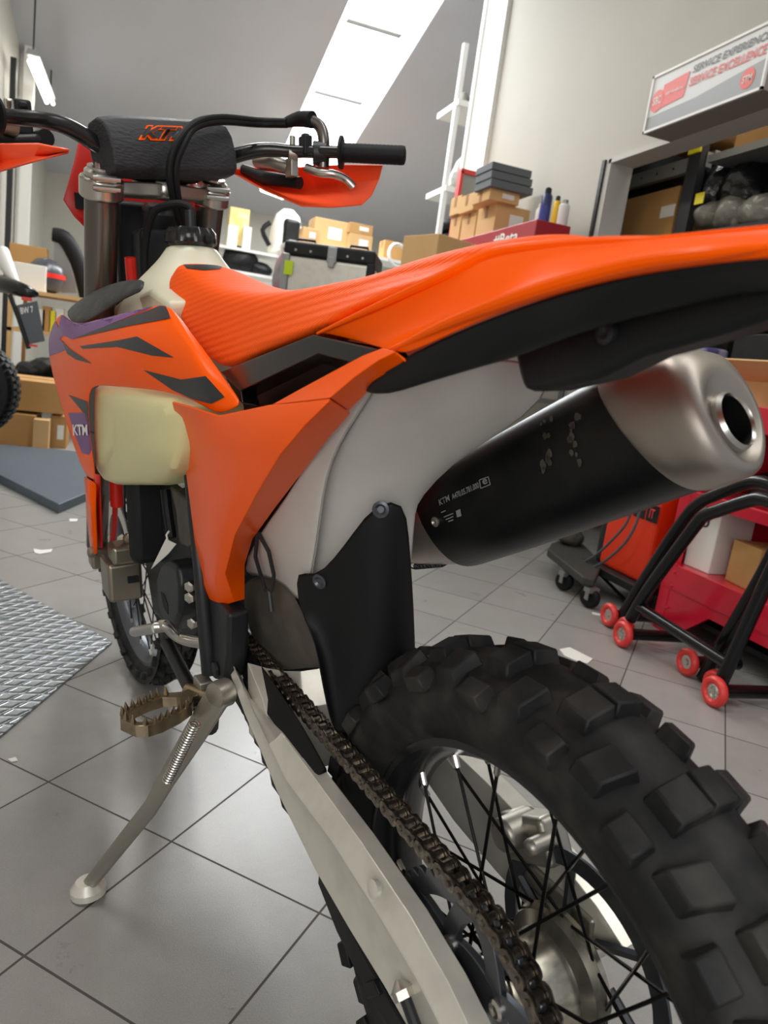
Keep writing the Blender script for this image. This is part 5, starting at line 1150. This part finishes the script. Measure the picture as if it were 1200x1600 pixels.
e, o, Q = stand('black tubular paddock stand with red wheels, the one farther back half hidden by its twin', 1.84, .12, 0, None)
top = [Q(965, 975), Q(1010, 900), Q(1070, 810), Q(1095, 785), Q(1115, 775), Q(1160, 757), Q(1185, 753), Q(1212, 762), Q(1225, 790), Q(1218, 840), Q(1190, 900), Q(1112, 1035), Q(1098, 1060)]
mb = MB(); mb.tube([p-o for p in top], rT, 14, smooth_path=3); mb.build('hoop', M_blacktube, e)
for (px, py) in ((962, 962), (1080, 1058)):
    c = Q(px, py); c.z = .048
    mb = MB(); mb.tube([c-o, c-o+Vector((.19, 0, -.008))], rT, 12); mb.build('foot_tube', M_blacktube, e)
    w = MB(); torus(w, c-o+Vector((-.03, 0, 0)), (1, 0, 0), .034, .013, 32, 10, 1.1); wh = w.build('wheel', M_wheelred, e)
    w = MB(); w.lathe([(-.006, .024), (-.004, .012), (-.01, .009), (-.01, 0)], c-o+Vector((-.03, 0, 0)), (1, 0, 0), 20); w.build('wheel_hub', M_steel, wh)

# ------------------------------------------------ orange machine on a cart
mx0, mx1, my0, my1 = 2.0, 2.42, 2.42, 2.86
e = empty('service_machine', (2.2, 2.6, 0)); setp(e, 'orange workshop machine with black print standing on a small castor cart', 'machine'); o = Vector(e.location)
fa = W(938, 895, 'x', 2.0)
mb = MB(); mb.box(Vector((2.25, 2.55, .38))-o, (.40, .32, .50)); mb.build('machine_body', mat('orange_red_enamel', '#e0340c', .4), e, smooth=False, bevel=.02, bseg=3)
mb = MB(); mb.box(Vector((2.25, 2.735, .38))-o, (.38, .05, .50)); mb.build('machine_side', M_frame, e, smooth=False, bevel=.02, bseg=3)
for yy in (2.50, 2.42):
    mb = MB(); mb.box(Vector((2.049, yy, .43))-o, (.003, .07, .07)); mb.build('print_panel', M_black, e, smooth=False)
text_on('print', 'IT', Vector((2.046, 2.435, .41))-o, Vector((2.046, 2.405, .41))-o, Vector((2.046, 2.435, .45))-o, M_textred, e)
mb = MB(); mb.box(Vector((2.22, 2.56, .115))-o, (.44, .42, .035)); mb.build('machine_base', M_black, e, smooth=False, bevel=.005)
e = empty('castor_cart', (2.0, 2.75, 0)); setp(e, 'low black cart deck with two swivelling castors under the orange machine', 'cart'); o = Vector(e.location)
dk = [W(856, 858, 'z', .13), W(862, 848, 'z', .13), W(900, 838, 'z', .13), W(942, 880, 'z', .13), W(930, 905, 'z', .13), W(912, 902, 'z', .13)]
mb = MB(); mb.prism([p-o for p in dk], (0, 0, -.035)); mb.build('deck', mat('dusty_black_deck', '#34342f', .6), e, smooth=False, bevel=.006)
for px, py in ((882, 908), (922, 934)):
    c = W(px, py, 'z', .045); c.z = .045
    mb = MB(); torus(mb, c-o, (.8, .5, 0), .027, .017, 24, 10); mb.lathe([(-.012, .02), (.012, .02)], c-o, (.8, .5, 0), 16); cw = mb.build('castor_wheel', M_rubber2, e)
    mb = MB(); mb.box(c-o+Vector((0, 0, .035)), (.05, .04, .02)); mb.box(c-o+Vector((.022, .0, .018)), (.004, .03, .05)); mb.box(c-o+Vector((-.022, .0, .018)), (.004, .03, .05)); mb.build('castor_fork', M_greymetal, e, smooth=False)
for k, pts in enumerate((((905, 882), (930, 868), (960, 840), (980, 815), (992, 780)), ((912, 890), (940, 880), (975, 850), (995, 815), (1003, 775)))):
    mb = MB(); mb.tube([W(a, b, 'x', 1.99) for a, b in pts], .006, 8, smooth_path=4); t = mb.build('power_cable', mat('grey_cable%d' % k, '#55565a', .5)); setp(t, ('upper', 'lower')[k]+' grey cable looping from the cart up in front of the orange machine', 'cable')
mb = MB(); mb.tube([W(925, 885, 'z', .10), W(955, 915, 'z', .05), W(985, 945, 'z', .02), W(1010, 955, 'z', .02)], .008, 8, smooth_path=3); t = mb.build('cart_handle', M_black); setp(t, 'thin black bar reaching from the cart down to the paddock stands', 'bar')
lump('engine_part', 'greasy grey metal part lying on the low black cart', W(890, 850, 'z', .13), (.07, .06, .05), M_dust, 'part', 51)

# paper scraps on the floor
for i, (pts, lab) in enumerate((([(874, 1015), (890, 1012), (926, 1030), (918, 1037), (905, 1035), (882, 1025)], 'long white paper scrap on the tiles behind the rear tyre'), ([(925, 957), (945, 961), (944, 964), (926, 960)], 'small white strip on the tiles under the cart castors'), ([(52, 858), (65, 860), (82, 858), (80, 863), (62, 866), (54, 864)], 'pale leaf shaped scrap on the tiles beyond the tread plate'), ([(108, 811), (122, 811), (120, 815), (109, 815)], 'tiny white scrap on the tiles in front of the grey mat'), ([(12, 1187), (24, 1184), (28, 1189), (18, 1191)], 'tiny white fluff on a tile joint left of the foot peg'))):
    mb = MB(); mb.prism([W(a, b, 'z', .001) for a, b in pts], (0, 0, .002)); t = mb.build('paper_scrap', M_paper, smooth=False); setp(t, lab, 'scrap')

# ------------------------------------------------ left side: tread plate, platform, other bike
M_plate = mat('aluminium_tread_plate', '#a9b0b5', .28, .95)
nt = M_plate.node_tree; N = nt.nodes; L = nt.links; tc = N.new('ShaderNodeTexCoord'); hs = []
for ang in (32, -58+90+58):
    pass
for ang in (38, 98):
    mp = N.new('ShaderNodeMapping'); mp.inputs['Rotation'].default_value = (0, 0, math.radians(ang)); L.new(tc.outputs['Object'], mp.inputs[0])
    w = N.new('ShaderNodeTexWave'); w.inputs['Scale'].default_value = 8.5; L.new(mp.outputs[0], w.inputs[0]); p_ = N.new('ShaderNodeMath'); p_.operation = 'POWER'; p_.inputs[1].default_value = 7; L.new(w.outputs['Fac'], p_.inputs[0]); hs.append(p_)
mxn = N.new('ShaderNodeMath'); mxn.operation = 'MAXIMUM'; L.new(hs[0].outputs[0], mxn.inputs[0]); L.new(hs[1].outputs[0], mxn.inputs[1])
b_ = N.new('ShaderNodeBump'); b_.inputs['Strength'].default_value = 1.; b_.inputs['Distance'].default_value = .006; L.new(mxn.outputs[0], b_.inputs['Height']); L.new(b_.outputs[0], N['Principled BSDF'].inputs['Normal'])
c0 = W(175, 1003, 'z', .006); c1 = W(0, 905, 'z', .006); c2 = W(0, 1150, 'z', .006)
mb = MB(); mb.prism([c0, c0+(c1-c0)*1.5, c0+(c1-c0)*1.5+(c2-c0)*1.6, c0+(c2-c0)*1.6], (0, 0, -.006)); t = mb.build('tread_plate', M_plate, smooth=False); setp(t, 'sheet of aluminium tread plate lying on the tiles at the left edge', 'metal plate')
M_mat = mat('blue_grey_rubber_platform', '#55616b', .5, .2, bump=(120, .5, .002), var=(5, .3, '#5a646d'))
z_p = .045; q = [W(92, 788, 'z', z_p), W(140, 768, 'z', z_p), Vector((.05, 4.9, z_p)), Vector((-.25, 5.15, z_p)), Vector((-1.25, 5.2, z_p)), Vector((-1.25, 4.5, z_p)), W(0, 742, 'z', z_p)]
mb = MB(); mb.prism(q, (0, 0, -.045)); t = mb.build('lift_platform', M_mat, smooth=False, bevel=.004); setp(t, 'blue grey ribbed platform lying on the floor beyond the tread plate', 'platform')
# parked motorcycle tail at the left edge
yt = 4.55; ctr = W(-57, 604, 'y', yt); e = empty('parked_motorcycle', (ctr.x, yt, z_p)); setp(e, 'second motorcycle at the left edge, only its rear tyre, tail light and plate showing', 'motorcycle'); o = Vector(e.location)
R2 = ctr.x*0 + (W(30, 604, 'y', yt).x-ctr.x)
axd = Vector((.15, 1, 0)).normalized()
mb = MB(); prof = [(-.075, R2*.66), (-.088, R2*.78), (-.08, R2*.90), (-.045, R2*.98), (0, R2), (.045, R2*.98), (.08, R2*.90), (.088, R2*.78), (.075, R2*.66)]
mb.lathe(prof, ctr-o, axd, 64, caps=False)
nb = 44
for i in range(nb):
    for off, s in ((-.045, .4), (.045, -.4), (0, .2)):
        a = 2*PI*(i+.5*(off == 0))/nb; ex = Vector((0, 0, 1)); ey = axd.cross(ex); d = ex*math.cos(a)+ey*math.sin(a); tt = -ex*math.sin(a)+ey*math.cos(a)
        rr = R2*(.985 if off else 1.0); ctrp = ctr-o+d*rr+axd*off
        M_ = Matrix((axd, tt, d)).transposed() ; mb.box(ctrp, (.046, R2*.085, .012), M_)
mb.build('rear_tyre', M_rubber2, e, auto=30)
mb = MB(); mb.lathe([(-.05, R2*.66), (-.03, R2*.60), (.03, R2*.60), (.05, R2*.66)], ctr-o, axd, 48, caps=False); mb.lathe([(-.09, .05), (.09, .05)], ctr-o, axd, 20)
for k in range(5): a = 2*PI*k/5; ex = Vector((0, 0, 1)); ey = axd.cross(ex); mb.tube([ctr-o, ctr-o+(ex*math.cos(a)+ey*math.sin(a))*R2*.62], .02, 8)
mb.build('rear_rim', M_darkmetal, e)
mb = MB(); mb.box(Vector((ctr.x, yt, z_p+(ctr.z-R2-z_p)*.5))-o, (.3, .2, max(ctr.z-R2-z_p, .02)+.05)); mb.build('wheel_chock', M_black, e, smooth=False)
def Y(px, py, yy): return W(px, py, 'y', yy)-o
yy = yt-.15
mb = MB(); mb.prism([Y(22, 478, yy), Y(58, 470, yy), Y(70, 533, yy), Y(46, 538, yy)], (0, .01, 0)); pl_ = mb.build('number_plate', mat('dark_plate', '#3c434a', .35), e, smooth=False)
text_on('plate_characters', 'BW 7', Y(33, 491, yy-.006), Y(53, 488, yy-.006), Y(31, 481, yy-.006), M_textwhite, pl_)
mb = MB(); mb.tube([Y(-20, 440, yy+.3), Y(10, 445, yy+.1), Y(40, 455, yy), Y(60, 460, yy)], [.05, .045, .035, .012], 12, smooth_path=3); mb.tube([Y(15, 460, yy), Y(30, 500, yy), Y(45, 545, yy)], .012, 8); mb.build('tail_unit', M_blackgl, e)
mb = MB(); mb.box(Y(42, 467, yy-.01), (.05, .02, .018)); mb.build('tail_light', M_red, e, smooth=False, bevel=.003)
mb = MB(); mb.box(Y(52, 540, yy-.01), (.04, .01, .012)); mb.build('reflector', M_red, e, smooth=False)
mb = MB(); mb.tube([Y(0, 395, yy+.3), Y(18, 430, yy+.2), Y(30, 452, yy)], [.05, .03, .012], 12); mb.build('seat_cowl', M_whitemetal, e)

# boxes on the floor behind the platform, bench with parts
yb_ = 5.35
def backbox(*a, **k): return stock(*a, **k)
backbox(-60, 100, 592, 640, 5.45, 'long shallow brown carton stacked on the others behind the platform', mt=M_card, depth=.5, lab=None)
backbox(-40, 55, 645, 712, 5.40, 'brown carton with a green mark standing behind the platform', mt=M_card, depth=.35)
backbox(78, 104, 650, 706, 5.50, 'brown carton with a stuck on paper list beside the shroud', mt=M_card, depth=.3, lab='front')
backbox(51, 76, 656, 706, 5.30, 'narrow tall pale carton with open top standing in front of the brown ones', mt=M_card2, depth=.1, tape=False)
e = rack('workbench', 'low workbench behind the platform covered with dark parts', -1.2, .12, 6.0, 6.5, (.40,), .40, M_darkmetal, cat='bench')
for i, (px, py, s, lab) in enumerate(((72, 568, (.13, .1, .10), 'dark machine part on the low bench behind the number plate'), (95, 560, (.10, .1, .12), 'black part with brass fittings on the low bench beside the shroud'), (45, 575, (.10, .1, .07), 'flat black part on the low bench under the number plate'))):
    p = W(px, py, 'y', 6.15); lump('machine_part', lab, (p.x, 6.2, .40), s, M_engine, 'part', 60+i)
# shelf on the back left with helmet pack and tyre
zs = W(60, 455, 'y', 7.0).z
e = rack('pine_shelving', 'pale shelving at the left end of the room holding wrapped helmets and small boxes', -1.0, .2, 7.0, 7.95, (.4, .75, zs), zs, M_card2)
carton('white box with printed drawing on the left pale shelving', (W(45, 440, 'y', 7.1).x, 7.2, zs), (.26, .2, W(45, 412, 'y', 7.1).z-zs), mt=M_paper, tape=False)
e = empty('wrapped_helmet', W(72, 418, 'y', 7.3)); e.location.z = zs; setp(e, 'black helmet with a red stripe in clear wrap on the left pale shelving', 'helmet')
mb = MB(); mb.lathe([(0, .06), (.03, .13), (.12, .16), (.22, .14), (.28, .08), (.30, .01)], (0, 0, 0), (0, 0, 1), 28); mb.build('shell', mat('grey_helmet_shell', '#45464c', .3), e)
mb = MB(); mb.lathe([(.13, .163), (.17, .158)], (0, 0, 0), (0, 0, 1), 28, caps=False); mb.build('stripe', M_red, e)
carton('brown carton standing behind the white box and the helmet on the left pale shelving', (W(45, 385, 'y', 7.6).x, 7.66, zs), (.30, .2, W(45, 384, 'y', 7.6).z-zs), mt=M_card)
mb = MB(); pts = [W(a, b, 'y', 7.6) for a, b in ((82, 366), (100, 372), (115, 395), (126, 425), (136, 470))]; mb.tube(pts, [.06, .07, .07, .065, .06], 14, smooth_path=4); t = mb.build('tyre_section', M_rubber2); setp(t, 'black curved tyre section leaning behind the left fork', 'tyre')
mb = MB(); mb.prism([W(a, b, 'y', 7.72) for a, b in ((84, 375), (100, 385), (118, 440), (120, 458), (84, 457))], (0, .05, 0)); t = mb.build('grey_board', M_greymetal, smooth=False); setp(t, 'plain grey board leaning behind the curved tyre section', 'board')
for i, (px, mt_, w_) in enumerate(((62, M_paper, .08), (72, M_card, .07), (82, M_yellow, .06), (92, M_paper, .07))):
    p = W(px, 500, 'y', 7.05); lab = ('small white box on the middle board of the pale shelving', 'small brown box on the middle board of the pale shelving', 'small yellow box on the middle board of the pale shelving', 'small white box nearest the shroud on the middle board of the pale shelving')[i]
    carton(lab, (p.x, 7.12, .75), (w_, .1, .18+.03*(i % 2)), mt=mt_, tape=False)
# fluorescent lamp hanging upper left
e = empty('tube_lamp', (-1.0, 8.6, 3.3)); setp(e, 'hanging twin tube lamp glowing at the upper left', 'lamp'); o = Vector(e.location)
la = onceil(46, 95); lb = onceil(76, 160)
ya_ = 8.3; A1 = W(45, 100, 'y', ya_); B1 = W(76, 161, 'y', ya_); 
# tubes run along +Y (horizontal); find the far end so that it lies level
def level(px, py, z): return W(px, py, 'z', z)
zt_ = A1.z; A1 = level(52, 97, zt_); B1 = level(78, 161, zt_)
M_tube = mat('glowing_tube', '#ffffff', .4, emit='#fffdf2', estr=6)
dv_ = (B1-A1).normalized(); sd_ = dv_.cross(Vector((0, 0, 1))).normalized()
for s in (-1, 1):
    mb = MB(); mb.tube([A1+sd_*.032*s-o, B1+sd_*.032*s-o], .019, 12); mb.build('tube', M_tube, e)
mb = MB(); up_ = Vector((0, 0, .04)); mb.rings([[p+sd_*u+up_+Vector((0, 0, w_))-o for u, w_ in ((-.06, 0), (.06, 0), (.04, .05), (-.04, .05))] for p in (A1-dv_*.06, B1+dv_*.06)]); mb.build('housing', M_greymetal, e, smooth=False)
mb = MB(); mb.tube([A1-dv_*.02+up_-o, A1-dv_*.02+Vector((0, 0, CZ(A1.y)-A1.z))-o], .008, 6); mb.tube([B1+up_-o, B1+Vector((0, 0, max(CZ(B1.y)-B1.z, .1)))-o], .008, 6); mb.build('hanger_wire', M_darkmetal, e)
# second glowing lamp behind the hand guard
e = empty('tube_lamp', W(425, 300, 'y', 10)); setp(e, 'small glowing tube lamp seen under the orange hand guard', 'lamp'); o = Vector(e.location)
mb = MB(); a = level(410, 294, o.z); b = level(442, 306, o.z); mb.tube([a-o, b-o], .045, 12); mb.build('tube', M_tube, e)
mb = MB(); dd = (b-a); mb.tube([a-o+Vector((0, 0, .07)), b-o+Vector((0, 0, .07))], .03, 8); mb.tube([(a+b)/2-o+Vector((0, 0, .07)), (a+b)/2-o+Vector((0, 0, max(CZ(a.y)-a.z-.05, .1)))], .008, 6); mb.build('housing', M_greymetal, e)

# ------------------------------------------------ middle back: white shelf with boxes, pannier case
zs = W(400, 392, 'y', 9.0).z
e = rack('white_shelving', 'white metal shelving at the back holding a yellow box and a black pack', (.78), 1.70, 9.0, 9.5, (.6, 1.1, W(378, 425, 'y', 9.1).z, zs), zs+.02, M_whitemetal)
mb = MB(); a = W(342, 400, 'y', 8.98); mb.box(Vector((.80, 9.0, (zs+.2)/2))-Vector(e.location), (.04, .04, zs+.2)); mb.build('upright', M_whitemetal, e, smooth=False)
stock(358, 389, 325, 372, 9.1, 'yellow box with pictures on the white back shelving', mt=mat('yellow_card', '#e3c877', .7, var=(9, .6, '#f2efe4')), depth=.2, zbase=zs, tape=False)
stock(356, 372, 352, 374, 9.02, 'small white box in front of the yellow one on the white back shelving', mt=M_paper, depth=.08, zbase=zs, tape=False)
stock(380, 393, 354, 374, 9.02, 'tiny white box right of the yellow one on the white back shelving', mt=M_paper, depth=.08, zbase=zs, tape=False)
p = W(447, 365, 'y', 9.2); e = empty('backpack', (p.x, 9.2, zs)); setp(e, 'black and white backpack shaped pack propped up at the end of the white shelving', 'backpack')
mb = MB(); mb.lathe([(0, .15), (.05, .20), (.30, .19), (.48, .14), (.55, .06), (.56, .0)], (0, 0, 0), (0, 0, 1), 20); mb.build('pack_shell', M_whitemetal, e)
mb = MB(); mb.box((.03, -.17, .24), (.20, .10, .38)); mb.build('black_panel', M_black, e, bevel=.05, bseg=3)
mb = MB(); mb.tube([(-.20, -.1, .1), (-.30, -.12, .25), (-.22, -.12, .35)], .03, 8, smooth_path=3); mb.build('strap', M_black, e)
mb = MB(); mb.box((1.74, 9.2, 1.22), (.04, .05, 2.44)); t = mb.build('shelf_post', M_whitemetal, smooth=False); setp(t, 'white post standing right of the backpack shaped pack', 'post')
lump('soft_case', 'rounded black case on the middle board of the white back shelving', (W(378, 405, 'y', 9.1).x, 9.15, W(378, 425, 'y', 9.1).z), (.20, .14, .17), M_black, 'bag', 71)
lump('soft_case', 'smaller black case leaning below the rounded one by the seat', (W(405, 432, 'y', 9.1).x, 9.15, W(378, 425, 'y', 9.1).z), (.15, .12, .09), M_black, 'bag', 72)
# cartons on the back ledge
zl_ = W(530, 390, 'y', 8.5).z
e = rack('back_ledge', 'plain ledge at the back carrying the pale cartons', 1.55, 3.0, 8.45, 9.0, (1.0, zl_), zl_, M_whitemetal, cat='shelving')
stock(472, 497, 356, 392, 8.45, 'small pale carton with an orange mark left on the back ledge', mt=M_card2, depth=.2, lab='front', zbase=zl_)
stock(490, 543, 343, 392, 8.6, 'largest pale carton in the middle of the back ledge', mt=M_card2, depth=.35, zbase=zl_, lab='front')
stock(545, 582, 366, 392, 8.5, 'lower pale carton right on the back ledge', mt=M_card2, depth=.3, zbase=zl_, lab='front')
stock(546, 583, 350, 366, 8.5, 'flat brown carton on top of the lower pale one', mt=M_card, depth=.3, lab='front')
mb = MB(); torus(mb, W(622, 400, 'y', 8.4), (.3, -1, .2), .13, .02, 32, 8); t = mb.build('cable_coil', M_whitemetal); setp(t, 'white coiled cable on the back ledge right of the pannier case', 'cable')
stock(600, 640, 378, 400, 8.6, 'dull brown carton behind the white coiled cable', mt=M_card, depth=.2, zbase=zl_)
# aluminium pannier case
yc = 4.4; a = W(462, 420, 'y', yc); b = W(606, 405, 'y', yc); zt_ = W(600, 386, 'y', yc).z-.035; zc0 = 1.16
e = empty('pannier_case', ((a.x+b.x)/2, yc+.2, zc0)); e.rotation_euler.z = -.42; e.location.z -= .0; setp(e, 'silver pannier case with a black lid, latch and handle behind the orange seat', 'case'); o = Vector(e.location); wv = b.x-a.x
hh = zt_-zc0; hl = W(530, 393, 'y', yc).z-W(530, 418, 'y', yc).z
mb = MB(); mb.box((0, 0, (hh-hl)/2), (wv*.96, .40, hh-hl)); mb.build('case_body', M_alu, e, bevel=.02, bseg=3)
mb = MB(); mb.box((0, 0, hh-hl/2-.01), (wv, .42, hl)); mb.build('lid', M_black, e, bevel=.02, bseg=3)
for s in (-1, 1):
    mb = MB(); mb.box((s*(wv/2-.02), -.19, (hh-hl)/2), (.05, .05, hh-hl+.01)); mb.build('corner_guard', M_black if s > 0 else M_greymetal, e, bevel=.01)
    mb = MB(); mb.tube([(s*.16-.06, -.12, hh-.02), (s*.16-.05, -.12, hh+.012), (s*.16+.05, -.12, hh+.012), (s*.16+.06, -.12, hh-.02)], .008, 8); mb.build('lid_handle', M_black, e)
for x_ in (-.20, -.11, .11, .20):
    mb = MB(); mb.lathe([(0, .008), (.004, .006)], (x_, -.211, hh-hl*.7), (0, -1, 0), 12); mb.build('lid_rivet', M_steel, e)
mb = MB(); mb.box((.02, -.215, hh-hl*.75), (.055, .02, .09)); mb.box((.02, -.222, hh-hl*1.2), (.035, .012, .06)); mb.build('latch', M_greymetal, e, bevel=.004)
mb = MB(); mb.box((-wv*.42, -.216, hh-hl*1.9), (.05, .012, .08)); mb.build('yellow_patch', mat('lime_reflector', '#c8e020', .4), e, smooth=False)
rack('tool_cabinet', 'dark cabinet under the silver pannier case', .75, 1.32, 4.25, 4.85, (.4, .8, zc0), zc0, M_darkmetal, cat='cabinet')
lump('pink_pack', 'crumpled pack with a pink stripe left of the pannier case', (W(444, 440, 'y', 4.7).x, 4.72, zc0), (.07, .07, .16), mat('pink_grey_pack', '#8c8a8c', .5, var=(12, .9, '#e0567a')), 'pack', 80)
